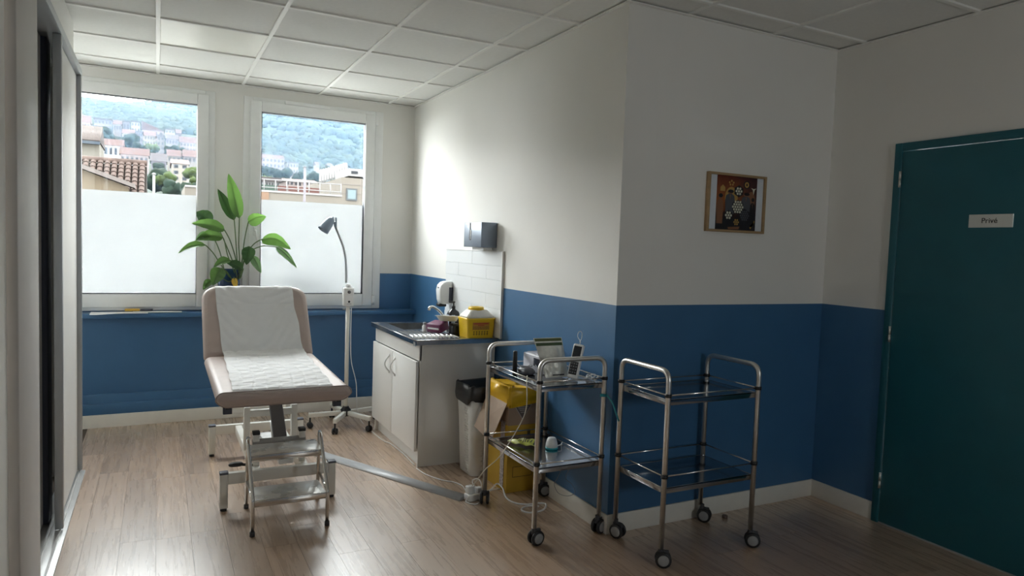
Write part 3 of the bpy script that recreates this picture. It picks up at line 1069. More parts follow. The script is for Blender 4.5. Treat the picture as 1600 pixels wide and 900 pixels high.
def back_outline(ins):
    w, l = .637 - 2 * ins, LB - 2 * ins
    out = []
    for cx, cy, a0, r in ((w / 2, l, 0, .085), (-w / 2, l, PI / 2, .085), (-w / 2, 0, PI, .02), (w / 2, 0, 1.5 * PI, .02)):
        sx = 1 if cx > 0 else -1
        sy = 1 if cy > 0 else -1
        for k in range(7):
            a = a0 + PI / 2 * k / 6
            out.append((cx - sx * r + r * math.cos(a), cy - sy * r + r * math.sin(a) + ins))
    return out


for (n_, ins) in ((-.085, .03), (-.078, .012), (-.062, .002), (-.045, 0), (-.03, 0), (-.014, .004), (-.005, .014), (0.0, .032)):
    rings.append([H0 + Vector((u, 0, 0)) + DV * v + DN * n_ for u, v in back_outline(ins)])
b.loft(rings)
b.build('back_cushion', LEATHER, couch)
for sx in (-1, 1):
    MB().box(CX + sx * .262 - .012, CX + sx * .262 + .012, 3.50, 4.40, .622, .648).build('seat_rail', BLACK, couch)
    MB().obox(H0 + Vector((sx * .2, 0, 0)) + DV * .24 + DN * -.10, (.024, .46, .024), Matrix((Vector((1, 0, 0)), DV, DN)).transposed()).build('back_rail', BLACK, couch)
MB().box(CX - .25, CX + .25, 4.30, 4.34, .62, .648).build('seat_crossbar', BLACK, couch)
for sx in (-1, 1):
    MB().box(CX + sx * .262 - .02, CX + sx * .262 + .02, 3.53, 3.56, .592, .628).build('rail_end', mat('dark_blue_grey_plastic', (.05, .055, .075), .5), couch)


def foot_bar(Y, xa, xb):
    p = MB()
    p.box(xa + .02, xb - .02, Y - .018, Y + .018, .142, .202, .003)
    fb_ = p.build('foot_bar', CREAM, couch)
    for xx in (xa, xb):
        MB().box(xx - .02, xx + .02, Y - .02, Y + .02, .016, .205, .003).build('foot_post', CREAM, fb_)
        MB().box(xx - .0215, xx + .0215, Y - .0215, Y + .0215, .197, .209, .002).build('end_cap', mat('grey_blue_cap', (.10, .11, .14), .5), fb_)
        MB().lathe([(.016, 0), (.018, .006), (.008, .016)], (xx, Y, 0), 10).build('rubber_foot', BLACK, fb_)


foot_bar(3.855, .316, .878)
foot_bar(4.865, .325, .886)
for xx in (.485, .735):
    MB().box(xx - .02, xx + .02, 3.873, 4.847, .142, .196, .003).build('base_beam', CREAM, couch)
# lifting linkage
for xx in (.487, .731):
    u_ = MB().box(xx - .017, xx + .017, 3.94, 3.975, .19, .372, .003).build('front_upright', CREAM, couch)
    MB().box(xx - .019, xx + .019, 3.937, 3.978, .366, .385, .003).build('end_cap', BLACK, u_)
MB().tube([(.47, 3.957, .322), (.75, 3.957, .322)], .019, 10).build('cross_tube', mat('grey_coated_steel', (.34, .35, .35), .4), couch)
for xx in (.475, .745):
    p0_, p1_ = Vector((xx, 4.36, .20)), Vector((xx, 4.52, .45))
    MB().box(xx - .017, xx + .017, 4.27, 4.31, .19, .445, .003).build('rear_upright', CREAM, couch)
    MB().obox((xx + (.03 if xx < .6 else -.03), 4.45, .425), (.018, .50, .03), Matrix.Rotation(math.radians(-42), 3, 'X'), .003).build('lift_arm', CREAM, couch)
MB().box(.475, .745, 4.275, 4.305, .385, .425, .003).build('cross_bar', CREAM, couch)
MB().obox((.625, 4.19, .45), (.072, .62, .03), Matrix.Rotation(math.radians(40), 3, 'X'), .004).build('lift_plate', mat('mid_grey_steel', (.135, .135, .145), .5, .2), couch)
MB().box(.36, .78, 3.72, 4.3, .61, .634, .003).build('seat_subframe', CREAM, couch)
b = MB().tube([(.56, 4.35, .215), (.60, 4.05, .225)], .028, 10).box(.53, .70, 4.28, 4.42, .19, .25, .006).tube([(.66, 4.3, .24), (.62, 4.2, .42)], .014, 8)
b.build('lift_motor', WHITE_PL, couch)
b = MB().box(.60, .68, 3.90, 4.02, .20, .235, .006)
b.build('cable_box', WHITE_PL, couch)
cb = MB()
cb.tube(smooth_path([(.59, 4.0, .22), (.56, 3.95, .235), (.535, 4.02, .22), (.56, 4.12, .21)]), .006, 6)
cb.tube(smooth_path([(.55, 4.4, .25), (.53, 4.2, .30), (.56, 4.1, .27), (.60, 4.15, .26), (.61, 4.3, .35)]), .005, 6)
cb.build('motor_cable', WHITE_PL, couch)
b = MB().lathe([(0, 0), (.036, .004), (.04, .014), (.03, .022), (0, .024)], (.385, 3.95, .20), 14, sx=1.0, sy=.55).tube([(.40, 3.95, .21), (.47, 3.95, .20)], .008, 8)
b.build('pedal', BLACK, couch)
# ---- paper sheet on the couch
NW, NL = 84, 260
segs = [('over', .05), ('back', LB - .035), ('bend', .05), ('seat', .93)]
tot = sum(q_[1] for q_ in segs)


def paper_pt(ti, tj):
    sd = ti * tot
    u = tj
    if sd < segs[0][1]:
        k = sd / segs[0][1]
        a = PI * .62 * (1 - k)
        ctr = H0 + DV * (LB - .032) + DN * -.036
        base = ctr + DN * (.039 * math.cos(a)) + DV * (.039 * math.sin(a))
        nrm = DN
        xl_, xr_ = .322, .788
    elif sd < segs[0][1] + segs[1][1]:
        v = LB - .032 - (sd - segs[0][1])
        base = H0 + DV * v + DN * .004
        nrm = DN
        k = (sd - segs[0][1]) / segs[1][1]
        xl_, xr_ = .322 + .03 * k, .788 + .035 * k
    elif sd < segs[0][1] + segs[1][1] + segs[2][1]:
        k = (sd - segs[0][1] - segs[1][1]) / segs[2][1]
        pA_ = H0 + DV * .035 + DN * .004
        pB_ = Vector((CX, HY - .035, seat_z(HY - .03) + .004))
        mid_ = H0 + Vector((0, 0, .008)) + DN * .004
        base = (1 - k) ** 2 * pA_ + 2 * k * (1 - k) * mid_ + k * k * pB_
        nrm = (DN * (1 - k) + Vector((0, 0, 1)) * k).normalized()
        xl_, xr_ = .352, .823
    else:
        k = (sd - tot + segs[3][1]) / segs[3][1]
        Y = HY - .035 - k * (HY - .035 - 3.468)
        drop = .012 * max(0, (k - .97) / .03)
        base = Vector((CX, Y, seat_z(Y) + .0035 - drop))
        nrm = Vector((0, 0, 1))
        xl_, xr_ = .352 - .03 * k, .823 - .03 * k
    x_ = xl_ + (xr_ - xl_) * u
    h = .0022 * math.sin(37 * x_ + 9 * sd) * math.sin(23 * sd + 11 * x_) + .0015 * math.sin(71 * sd + 13 * math.sin(9 * x_))
    if sd > tot - segs[3][1]:
        gx = abs(math.sin(PI * (x_ - .02 * math.sin(sd * 7)) / .062))
        gy = abs(math.sin(PI * (sd + .012 * math.sin(x_ * 19)) / .050))
        h = .0050 * min(1, gx * 5.0) * min(1, gy * 4.2) + .0016 * math.sin(41 * x_ + 60 * sd) - .001
    elif sd < .16:
        h += .004 * abs(math.sin(60 * sd + 4 * math.sin(8 * x_)))
    edge = min(u, 1 - u)
    x_ += .004 * math.sin(sd * 25) * (1 if u > .5 else .5) * (edge < .05)
    p = base + nrm * (h + .002)
    return Vector((x_, p.y, p.z))


pp_ = MB()
pp_.grid(paper_pt, NL, NW)
tag(pp_.build('couch_paper', PAPER), 'creased white paper sheet draped down the couch backrest and seat', 'paper sheet')

# ---- step stool
stool = thing('step_stool', (.6, 3.65, 0), 'two-tread chrome step stool standing before the couch', 'step stool')
for (xa, xb, xt) in ((.414, .428, .408), (.772, .800, .766)):
    path = fillet([(xa, 3.462, .012), (xa + .002, 3.47, .175), (xt, 3.625, .425), (xt + .01, 3.70, .425), (xb, 3.845, .012)], .035, 6)
    MB().tube(path, .0095, 10).build('side_frame', CHROME, stool)
    MB().tube([(xa + .002, 3.47, .168), (xb - .004, 3.77, .17)], .008, 8).build('side_brace', CHROME, stool)
    for (px_, py_) in ((xa, 3.462), (xb, 3.845)):
        MB().lathe([(.0125, 0), (.0125, .022), (.008, .024)], (px_, py_, 0), 10).build('rubber_tip', DARKGREY, stool)
TREAD = mat('worn_steel_tread', (.72, .72, .70), .30, .35, var=.22, scale=7, rvar=.14)
for (ya, yb, z, xa, xb) in ((3.468, 3.668, .168, .423, .766), (3.60, 3.80, .352, .418, .775)):
    t = MB().box(xa, xb, ya, yb, z - .006, z + .004, .003).build('tread', TREAD, stool)
    MB().box(xa, xb, ya - .006, ya + .004, z - .022, z + .004, .003).build('tread_lip', CHROME, t)
    MB().tube([(xa, ya + .012, z - .026), (xb, ya + .012, z - .026)], .008, 8).build('tread_rod', CHROME, t)
    MB().tube([(xa, yb - .012, z - .016), (xb, yb - .012, z - .016)], .008, 8).build('tread_rod', CHROME, t)

# ---- floor standing examination lamp
LX, LY = 1.322, 5.35
lamp = thing('examination_lamp', (LX, LY, 0), 'white floor lamp with gooseneck and small blue-grey head on castors', 'lamp')
MB().tube([(LX, LY, .10), (LX, LY, .95)], .0165, 12).build('pole', CREAM, lamp)
sw = MB().box(LX - .041, LX + .041, LY - .035, LY + .028, .937, 1.083, .012, 0, 3).lathe([(.022, 0), (.02, .02), (.012, .03)], (LX, LY, 1.08), 14).build('switch_box', WHITE_PL, lamp)
MB().lathe([(.0, 0), (.013, 0), (.011, .008), (0, .009)], (LX, LY - .035, 1.05), 14, Matrix.Rotation(PI / 2, 3, 'X')).build('dial', mat('grey_dial', (.16, .17, .18), .5), sw)
b = MB().lathe([(.0035, 0), (.0085, 0), (.0085, .002), (.0035, .002)], (LX, LY - .0345, .975), 12, Matrix.Rotation(PI / 2, 3, 'X')).box(LX - .018, LX + .018, LY - .036, LY - .034, .957, .9595)
b.build('printed_mark', BLACK, sw)
MB().lathe([(.0, 0), (.007, 0), (.006, .02), (0, .022)], (LX - .018, LY, .915), 10, Matrix.Rotation(-PI / 2, 3, 'Y')).build('clamp_knob', ALU, lamp)
gp = [at(541, 442, LY), at(541, 425, LY), at(540, 405, LY), at(537, 388, LY), at(531, 371, LY - .01), at(524, 354, LY - .02)]
MB().tube(smooth_path(gp, 6), .0085, 10).build('gooseneck', ALU, lamp)
hA, hB = at(517, 344, LY - .02), at(504.5, 360, LY - .03)
ax = (hB - hA).normalized()
Rq = Vector((0, 0, 1)).rotation_difference(ax).to_matrix()
hl = (hB - hA).length
HEAD = mat('blue_grey_lamp_enamel', (.24, .30, .38), .42, var=.03)
head = MB().lathe([(.0, -.018), (.018, -.018), (.026, -.008), (.030, .005), (.036, .03), (.041, hl * .75), (.043, hl), (.040, hl), (.037, hl * .7), (.0, hl * .55)], hA, 22, Rq).build('lamp_head', HEAD, lamp)
MB().lathe([(.0, 0), (.009, 0), (.009, .012), (0, .014)], hA - ax * .03, 10, Rq).build('head_knob', HEAD, head)
MB().tube([gp[-1], at(523, 348, LY - .02), at(518, 347, LY - .02)], .011, 8).tube([at(525, 340, LY - .02), at(525, 358, LY - .02)], .007, 8).build('head_joint', HEAD, lamp)
MB().lathe([(.0, .075), (.03, .075), (.04, .085), (.04, .125), (.026, .14), (.022, .15), (0, .15)], (LX, LY, 0), 16).build('hub', BLACK, lamp)
for a_ in (180, 240, 296, 14, 100):
    ra = math.radians(a_)
    ca, sa = math.cos(ra), math.sin(ra)
    R_ = Matrix.Rotation(ra, 3, 'Z')
    tip = Vector((LX + .285 * ca, LY + .285 * sa, .092))
    arm = MB().obox(((LX + tip.x) / 2, (LY + tip.y) / 2, .100), (.285, .026, .034), R_, .003).build('base_arm', CREAM, lamp)
    pw = tip - Vector((.012 * ca, .012 * sa, 0))
    w_ = MB().tube([(pw.x, pw.y, .04), (pw.x, pw.y, .086)], .007, 8)
    for sd in (-1, 1):
        w_.lathe([(.0, -.008), (.019, -.008), (.023, -.004), (.023, .004), (.019, .008), (0, .008)], Vector((pw.x, pw.y, .023)) + R_ @ Vector((0, sd * .012, 0)), 14, R_ @ Matrix.Rotation(PI / 2, 3, 'X'))
    w_.build('castor', BLACK, lamp)

# ---- sink cabinet, worktop and splashback
LAM = mat('white_laminate', (.85, .835, .80), .42, var=.015, scale=4)
cab = thing('sink_cabinet', (1.77, 4.66, 0), 'white two-door sink cabinet under the steel worktop', 'cabinet')
b = MB().box(1.50, 2.028, 4.165, 4.183, 0, .797).box(1.50, 2.028, 5.137, 5.155, 0, .797).box(1.50, 2.028, 4.183, 5.137, .10, .118).box(2.01, 2.028, 4.183, 5.137, .118, .797)
b.build('carcass', LAM, cab)
MB().box(1.522, 1.538, 4.183, 5.137, 0, .10).build('plinth', LAM, cab)
MB().box(1.492, 1.51, 4.165, 5.155, .692, .797, .001).build('top_rail', LAM, cab)
for (ya, yb, hy) in ((4.168, 4.657, 4.60), (4.663, 5.152, 4.735)):
    d_ = MB().box(1.474, 1.4915, ya, yb, .105, .687, .0015).build('door', LAM, cab)
    hp = [(1.474, hy, .642)] + [(1.474 - .034 * math.sin(PI * k / 10), hy, .642 - .116 * k / 10) for k in range(1, 10)] + [(1.474, hy, .526)]
    MB().tube(hp, .0055, 8).lathe([(.0, 0), (.011, 0), (.009, .006), (0, .006)], (1.474, hy, .642), 10, Matrix.Rotation(-PI / 2, 3, 'Y')).lathe([(.0, 0), (.011, 0), (.009, .006), (0, .006)], (1.474, hy, .526), 10, Matrix.Rotation(-PI / 2, 3, 'Y')).build('handle', WHITE_PL, d_)
SINK = mat('sink_stainless', (.50, .51, .52), .22, 1.0, var=.08, scale=18, rvar=.06)
wt = thing('sink_worktop', (1.75, 4.65, .797), 'stainless steel sink top with bowl and ribbed drainer', 'worktop')
b = MB()
wx0, wx1, wy0, wy1, zt = 1.462, 2.03, 4.135, 5.175, .828
bx0, bx1, by0, by1 = 1.56, 1.90, 4.70, 5.09
b.box(wx0, wx1, wy0, by0, .798, zt).box(wx0, wx1, by1, wy1, .798, zt).box(wx0, bx0, by0, by1, .798, zt).box(bx1, wx1, by0, by1, .798, zt)
b.build('top_plate', SINK, wt)
b = MB()
b.box(bx0, bx0 + .004, by0, by1, .68, zt).box(bx1 - .004, bx1, by0, by1, .68, zt).box(bx0, bx1, by0, by0 + .004, .68, zt).box(bx0, bx1, by1 - .004, by1, .68, zt).box(bx0, bx1, by0, by1, .676, .682)
bowl = b.build('bowl', SINK, wt)
MB().lathe([(0, .683), (.035, .683), (.035, .686), (.028, .6845), (0, .6845)], (1.73, 4.9, 0), 16).build('drain', STEEL, bowl)
b = MB()
b.tube([(wx0, wy0, zt), (wx0, wy1, zt)], .004, 6).tube([(wx0, wy0, zt), (wx1, wy0, zt)], .004, 6)
b.build('raised_edge', SINK, wt)
MB().box(wx0 - .001, wx0 + .004, wy0 + .02, wy0 + .06, .79, .815).build('edge_clip', ALU, wt)
rg = MB().tube([(0, 4.215, zt + .001), (0, 4.625, zt + .001)], .0055, 8, flat=.7).mesh('drainer_rib', mat('bright_rib_steel', (.8, .8, .8), .18, 1.0), (0, 0, 0))
for k in range(10):
    o_ = bpy.data.objects.new('drainer_rib', rg)
    COL.objects.link(o_)
    o_.parent = wt
    o_.location = Vector((1.51 + k * .031, 0, 0)) - ORG[wt]
tap = thing('mixer_tap', (1.952, 4.78, zt), 'curved chrome swivel tap at the back of the sink', 'tap')
MB().lathe([(.026, 0), (.026, .012), (.018, .02), (.018, .06), (.02, .064), (.02, .085), (.012, .092), (0, .093)], (1.952, 4.78, zt), 16).build('tap_body', CHROME, tap)
MB().tube(smooth_path([(1.945, 4.78, zt + .05), (1.90, 4.775, .905), (1.85, 4.765, .955), (1.80, 4.755, .983), (1.773, 4.75, .978), (1.768, 4.75, .958)]), .0105, 10).build('spout', CHROME, tap)
MB().tube([(1.952, 4.78, zt + .088), (1.93, 4.70, zt + .108)], .006, 8).build('lever', CHROME, tap)
# tiled splashback
TILEW = mat('white_glazed_tile', (.80, .82, .83), .16, var=.015, scale=3)
GROUT = mat('pale_grout', (.80, .82, .82), .8)
sb = thing('tiled_splashback', (2.035, 4.6, zt), 'white brick-bond tiled splashback above the sink', 'splashback')
MB().box(2.034, X1, 4.098, 5.105, zt, 1.405).build('grout_bed', GROUT, sb)
sh = {}
for j in range(6):
    za = zt + .001 + j * .0963
    off = 0 if j % 2 else .25
    ys = [4.098] + [4.098 + off * 1.0 - .005 + .5 * k for k in range(0, 4)] + [5.105]
    ys = sorted(set(round(y_, 4) for y_ in ys if 4.098 <= y_ <= 5.105))
    for ya, yb in zip(ys, ys[1:]):
        if yb - ya < .02:
            continue
        key = round(yb - ya, 3)
        if key not in sh:
            sh[key] = MB().obox((0, 0, 0), (.006, yb - ya - .0014, .0950), None, .0012, 0, 1).mesh('tile', TILEW)
        o_ = bpy.data.objects.new('tile', sh[key])
        COL.objects.link(o_)
        o_.parent = sb
        o_.location = Vector((2.0325, (ya + yb) / 2, za + .048)) - ORG[sb]
tag(MB().box(2.024, X1, 4.088, 4.098, zt, 1.408, .001).box(2.024, X1, 4.088, 5.11, 1.405, 1.41, .001).build('trim_4', mat('pale_edge_strip', (.80, .80, .79), .4)), 'thin edge strip around the splashback tiles', 'edge strip', kind='structure')

# paper dispenser on the wall
pd = thing('paper_dispenser', (1.98, 4.36, 1.43), 'grey metal paper towel dispenser fixed above the splashback', 'dispenser')
DG = mat('slate_grey_metal', (.22, .26, .32), .36, .4, var=.03)
MB().box(1.922, X1 - .001, 4.21, 4.505, 1.432, 1.60, .004).build('case', DG, pd)
sl_ = [(0, .028)] + []
pts = [(-.011, .0), (-.011, -.055), (-.015, -.085), (-.017, -.102), (-.012, -.116), (0, -.121), (.012, -.116), (.017, -.102), (.015, -.085), (.011, -.055), (.011, 0)]
MB().prism([(1.9205, 4.395 - a_, 1.597 + z_) for a_, z_ in pts], (.003, 0, 0)).build('viewing_slot', BLACK, pd)
MB().prism([(1.9195, 4.372, 1.55), (1.9195, 4.379, 1.50), (1.9195, 4.386, 1.55)], (.0015, 0, 0)).build('paper_tip', PAPER, pd)
MB().box(1.955, 2.02, 4.24, 4.43, 1.412, 1.431, .002).build('paper_outlet', PAPER, pd)

# soap dispenser
sd_ = thing('soap_dispenser', (1.98, 5.0, .965), 'white wall soap dispenser with dark window beside the splashback', 'dispenser')
b = MB()
rings = []
for (z, d0, w) in ((.985, .075, .088), (.99, .088, .096), (1.02, .098, .102), (1.09, .104, .105), (1.13, .096, .104), (1.152, .075, .098), (1.16, .05, .085)):
    rings.append([(2.0265 - d0 / 2 + px_, 4.985 + py_, z) for px_, py_ in rring(d0, w, .02)])
b.loft(rings)
b.build('case', WHITE_PL, sd_)
MB().box(1.995, 2.028, 4.931, 4.937, 1.0, 1.115, .002).build('side_window', mat('smoked_panel', (.045, .05, .075), .3), sd_)
MB().box(1.925, 1.985, 4.95, 5.02, .965, .99, .006).build('push_bar', BLACK, sd_)
MB().box(1.9255, 1.9285, 4.968, 5.0, 1.085, 1.115, .001).build('badge', mat('grey_badge', (.10, .10, .11), .5), sd_)
MB().box(2.0262, 2.0292, 4.945, 5.025, 1.0, 1.14).build('wall_plate', WHITE_PL, sd_)

# things on the worktop
bt = thing('hand_wash_bottle', (1.905, 4.615, zt), 'dark brown pump bottle with pale label behind the yellow container', 'bottle')
rings = []
for (z, w, d_) in ((0, .080, .060), (.005, .086, .066), (.115, .086, .066), (.132, .076, .056), (.148, .036, .034), (.153, .026, .026), (.16, .026, .026)):
    rings.append([(1.905 + px_, 4.615 + py_, zt + z) for px_, py_ in rring(w, d_, .018)])
MB().loft(rings).build('bottle_body', mat('dark_brown_plastic', (.022, .022, .028), .25), bt)
MB().box(1.8612, 1.8622, 4.59, 4.64, zt + .03, zt + .112).box(1.878, 1.905, 4.581, 4.5822, zt + .03, zt + .112).build('label', mat('pale_blue_label', (.35, .42, .55), .5, var=.25, scale=60), bt)
MB().lathe([(.014, .155), (.014, .175), (.006, .177), (.005, .20), (0, .20)], (1.905, 4.615, zt), 12).box(1.87, 1.915, 4.606, 4.624, zt + .197, zt + .208, .003).build('pump', BLACK, bt)

YEL = mat('bright_yellow_plastic', (.80, .52, .015), .38, var=.04, scale=6)
sc = thing('sharps_container', (1.93, 4.25, zt), 'yellow sharps container with translucent lid on the worktop', 'container')
rings = []
for (z, k) in ((0, .9), (.004, .915), (.115, .985), (.122, 1.02), (.132, 1.02)):
    rings.append([(1.925 + px_ * k, 4.252 + py_ * k, zt + z) for px_, py_ in rring(.205, .165, .014)])
MB().loft(rings).build('tub', YEL, sc)
rings = []
for (z, k) in ((.132, .995), (.142, .98), (.150, .92), (.172, .70), (.180, .62), (.184, .58)):
    rings.append([(1.925 + px_ * k, 4.252 + py_ * k, zt + z) for px_, py_ in rring(.205, .165, .03)])
lid = MB().loft(rings).build('lid', mat('milky_plastic', (.70, .68, .62), .4, var=.04), sc)
MB().lathe([(.052, .182), (.054, .186), (.054, .197), (.047, .203), (.03, .203), (.028, .198), (0, .198)], (1.92, 4.252, zt), 22).build('cap', YEL, lid)
rd = mat('red_print', (.45, .05, .02), .5)
dkp = mat('brown_print', (.16, .09, .01), .5)
b = MB()
yf = 4.252 - .0785
R_t = Matrix.Rotation(math.radians(-3.5), 3, 'X')


def sc_pt(u, v):      # label plane on the near face of the tub (tapers outward upward)
    return Vector((1.862 + u * .13, 4.252 - .0825 * (.915 + .07 * v) - .0012, zt + .012 + v * .1))


def patch(b, u0, u1, v0, v1, mi, lift=0.0):
    b.add([sc_pt(u0, v0) - Vector((0, lift, 0)), sc_pt(u1, v0) - Vector((0, lift, 0)), sc_pt(u1, v1) - Vector((0, lift, 0)), sc_pt(u0, v1) - Vector((0, lift, 0))], [(0, 1, 2, 3)], mi)


patch(b, .0, .95, .42, .92, 0)
patch(b, .05, .9, .80, .88, 1, .0004)
patch(b, .3, .65, .70, .75, 1, .0004)
rr = random.Random(5)
for row in range(5):
    u = .03
    while u < .88:
        w_ = rr.uniform(.04, .13)
        patch(b, u, min(u + w_, .92), .455 + row * .045, .475 + row * .045, 2, .0004)
        u += w_ + .025
for k in range(6):
    patch(b, .05 + k * .15, .05 + k * .15 + .09, .12, .17, 2)
    patch(b, .05 + k * .15 + .03, .05 + k * .15 + .06, .05, .34, 2)
    patch(b, .05 + k * .15, .05 + k * .15 + .09, .27, .32, 2)
b.build('printed_label', [mat('orange_label', (.55, .27, .03), .5), rd, dkp], sc)

gb = thing('glove_box', (1.735, 4.50, zt), 'purple cardboard glove box tilted on the drainer', 'box')
Rg = Matrix.Rotation(math.radians(28), 3, 'Z') @ Matrix.Rotation(math.radians(-14), 3, 'Y')
MB().obox((1.742, 4.50, zt + .043), (.095, .12, .058), Rg, .002).build('carton', mat('purple_card', (.13, .018, .075), .5, var=.1), gb)
MB().obox(Vector((1.742, 4.50, zt + .043)) + Rg @ Vector((-.0485, 0, .0)), (.002, .10, .012), Rg).build('white_stripe', PAPER, gb)
wb = thing('white_dropper_bottle', (1.668, 4.56, zt), 'small white capped bottle standing left of the purple box', 'bottle')
MB().lathe([(.0, 0), (.016, .002), (.017, .04), (.010, .048), (.010, .052)], (1.668, 4.56, zt), 14).build('bottle_body', WHITE_PL, wb)
MB().lathe([(.011, .05), (.011, .066), (0, .068)], (1.668, 4.56, zt), 12).build('cap', mat('grey_cap', (.35, .36, .38), .5), wb)
tag(MB().box(1.792, 1.852, 4.345, 4.425, zt, zt + .068, .008).box(1.80, 1.845, 4.352, 4.418, zt + .066, zt + .074, .003).build('black_case', BLACK), 'small black case between the purple box and yellow container', 'case')
kd = MB()
Rk = Matrix.Rotation(math.radians(52), 3, 'Z') @ Matrix.Rotation(math.radians(5), 3, 'Y')


def kidney(rad, zz):
    out = []
    for k in range(28):
        a = 2 * PI * k / 28
        x_, y_ = .135 * rad * math.cos(a), .068 * rad * math.sin(a)
        y_ -= .045 * (1 - (x_ / .125) ** 2) * (1 if True else 0)
        out.append(Vector((1.80, 4.47, zt + .083)) + Rk @ Vector((x_, y_ + .03, zz)))
    return out


kd.loft([kidney(.66, 0.0), kidney(.75, .004), kidney(.9, .03), kidney(1.0, .036), kidney(.985, .037), kidney(.88, .031), kidney(.73, .006), kidney(.6, .004)])
tag(kd.build('kidney_dish', mat('cream_enamel', (.72, .69, .62), .25)), 'pale kidney dish resting on the black case and purple box', 'dish')

# ---- waste bin
bin_ = thing('waste_bin', (1.86, 3.96, 0), 'white woven-pattern waste bin lined with a black bag', 'bin')
rings = []
for (z, w, d_) in ((0, .235, .20), (.005, .245, .21), (.30, .27, .225), (.555, .30, .24), (.555, .286, .226), (.03, .225, .19)):
    rings.append([(1.868 + px_, 3.965 + py_, z) for px_, py_ in rring(w, d_, .035)])
MB().loft(rings).build('bin_body', mat('white_bin_plastic', (.84, .83, .80), .45), bin_)
kn = MB()
for j in range(30):
    for i in range(7):
        z = .03 + j * .0165
        k = z / .555
        yv = 3.965 - (.105 + .015 * k) - .001
        xv = 1.81 + i * .02 + (.01 if j % 2 else 0)
        kn.obox((xv, yv, z), (.011, .003, .008))
for j in range(30):
    z = .03 + j * .0165
    k = z / .555
    for i in range(3):
        kn.obox((1.868 - (.1235 + .027 * k), 3.905 + i * .018 + (.009 if j % 2 else 0), z), (.003, .010, .008))
tag(kn.build('woven_relief', mat('white_bin_relief', (.80, .79, .76), .45), bin_), kind='stuff')
rings = []
for q_, (z, g) in enumerate(((.455, 1.045), (.47, 1.07), (.52, 1.06), (.568, 1.05), (.575, 1.0), (.565, .93), (.40, .86))):
    ring = []
    for k, (px_, py_) in enumerate(rring(.302, .24, .035)):
        wv = 1 + .012 * math.sin(k * 2.1 + q_)
        zz = z + (.018 * math.sin(k * .9) if q_ < 2 else .006 * math.sin(k * 1.7))
        if q_ < 2 and px_ < 0:
            zz += .015
        ring.append((1.868 + px_ * g * wv, 3.965 + py_ * g * wv, zz))
    rings.append(ring)
MB().loft(rings, cap=False).build('liner', mat('black_bag_film', (.014, .014, .016), .35, bump=.6, bscale=30), bin_)

# ---- clinical waste carton with yellow bag
KRAFT = mat('kraft_cardboard', (.36, .25, .175), .8, var=.06, scale=10)
YCARD = mat('yellow_printed_card', (.50, .30, .02), .6, var=.05, scale=6)
cb_ = thing('clinical_waste_carton', (1.925, 3.68, 0), 'yellow and brown clinical waste carton with yellow bag folded over its rim', 'carton')
cx0, cx1, cy0, cy1 = 1.822, 2.026, 3.53, 3.815
MB().box(cx0, cx1, cy0, cy1, 0, .40, .002).build('lower_carton', YCARD, cb_)
MB().box(cx0, cx1, cy0, cy1, .40, .57, .002).build('upper_carton', KRAFT, cb_)
MB().prism([(cx0 - .004, cy0 + .01, .535), (cx0 - .004, cy1 - .005, .535), (cx0 - .085, cy1 + .0, .34), (cx0 - .08, cy0 + .06, .30)], (-.004, 0, -.002)).build('side_flap', mat('pale_card', (.45, .34, .26), .8), cb_)
b = MB()
b.prism([(cx0 - .002, cy0 + .04, .02), (cx0 - .002, cy0 + .085, .03), (cx0 - .004, cy0 + .085, .42), (cx0 - .004, cy0 + .03, .42)], (-.0012, 0, 0))
b.build('printed_strip', mat('strip_print', (.42, .36, .33), .6, var=.7, scale=160, stretch=(1, 1, .5)), cb_)
b = MB()
xm, zm = 1.915, .485
b.prism([(xm - .06, cy0 - .0008, zm + .035), (xm + .06, cy0 - .0008, zm + .035), (xm, cy0 - .0008, zm - .055)], (0, -.0006, 0), 0)
b.prism([(xm - .052, cy0 - .0016, zm + .031), (xm + .052, cy0 - .0016, zm + .031), (xm, cy0 - .0016, zm - .047)], (0, -.0004, 0), 1)
for j, (hw, zz) in enumerate(((.036, .022), (.030, .012), (.022, .002), (.014, -.010))):
    b.box(xm - hw, xm + hw, cy0 - .0026, cy0 - .0021, zm + zz - .002, zm + zz + .002, 0, 0)
b.build('hazard_diamond', [mat('grey_print_pale', (.42, .37, .33), .6), mat('grey_print_dark', (.13, .10, .09), .6)], cb_)
b = MB()
for (x0_, x1_, z0_, z1_) in ((1.86, 1.99, .15, .153), (1.86, 1.99, .09, .093), (1.86, 1.863, .09, .153), (1.987, 1.99, .09, .153), (1.85, 1.92, .25, .254), (1.85, 1.90, .27, .274), (1.95, 1.97, .34, .37)):
    MB().box(x0_, x1_, cy0 - .0012, cy0 - .0004, z0_, z1_).build('printed_line', mat('brown_ink', (.10, .06, .01), .6), cb_)
YBAG = mat('yellow_bag_film', (.72, .42, .012), .3, var=.06, scale=12, bump=.7, bscale=24)
rings = []
for q_, (z, g) in enumerate(((.515, 1.06), (.525, 1.075), (.55, 1.065), (.58, 1.06), (.615, 1.03), (.625, .96), (.612, .80), (.60, .4), (.598, .02))):
    ring = []
    for k, (px_, py_) in enumerate(rring(cx1 - cx0, cy1 - cy0, .02, 7)):
        wv = 1 + (.03 * math.sin(k * 2.3 + q_ * 1.1) if q_ < 5 else .06 * math.sin(k * 1.3 + q_))
        zz = z + .012 * math.sin(k * 1.9 + q_ * .7)
        ring.append((min(2.027, 1.924 + px_ * g * wv), 3.672 + py_ * g * (1 + (wv - 1) * .5), zz))
    rings.append(ring)
MB().loft(rings, cap=True).build('yellow_bag', YBAG, cb_)

# ---- trolleys
SHELF = mat('polished_steel_shelf', (.46, .47, .49), .14, 1.0, var=.05, scale=10, rvar=.05)
WHEELH = mat('grey_castor_disc', (.30, .30, .30), .4)


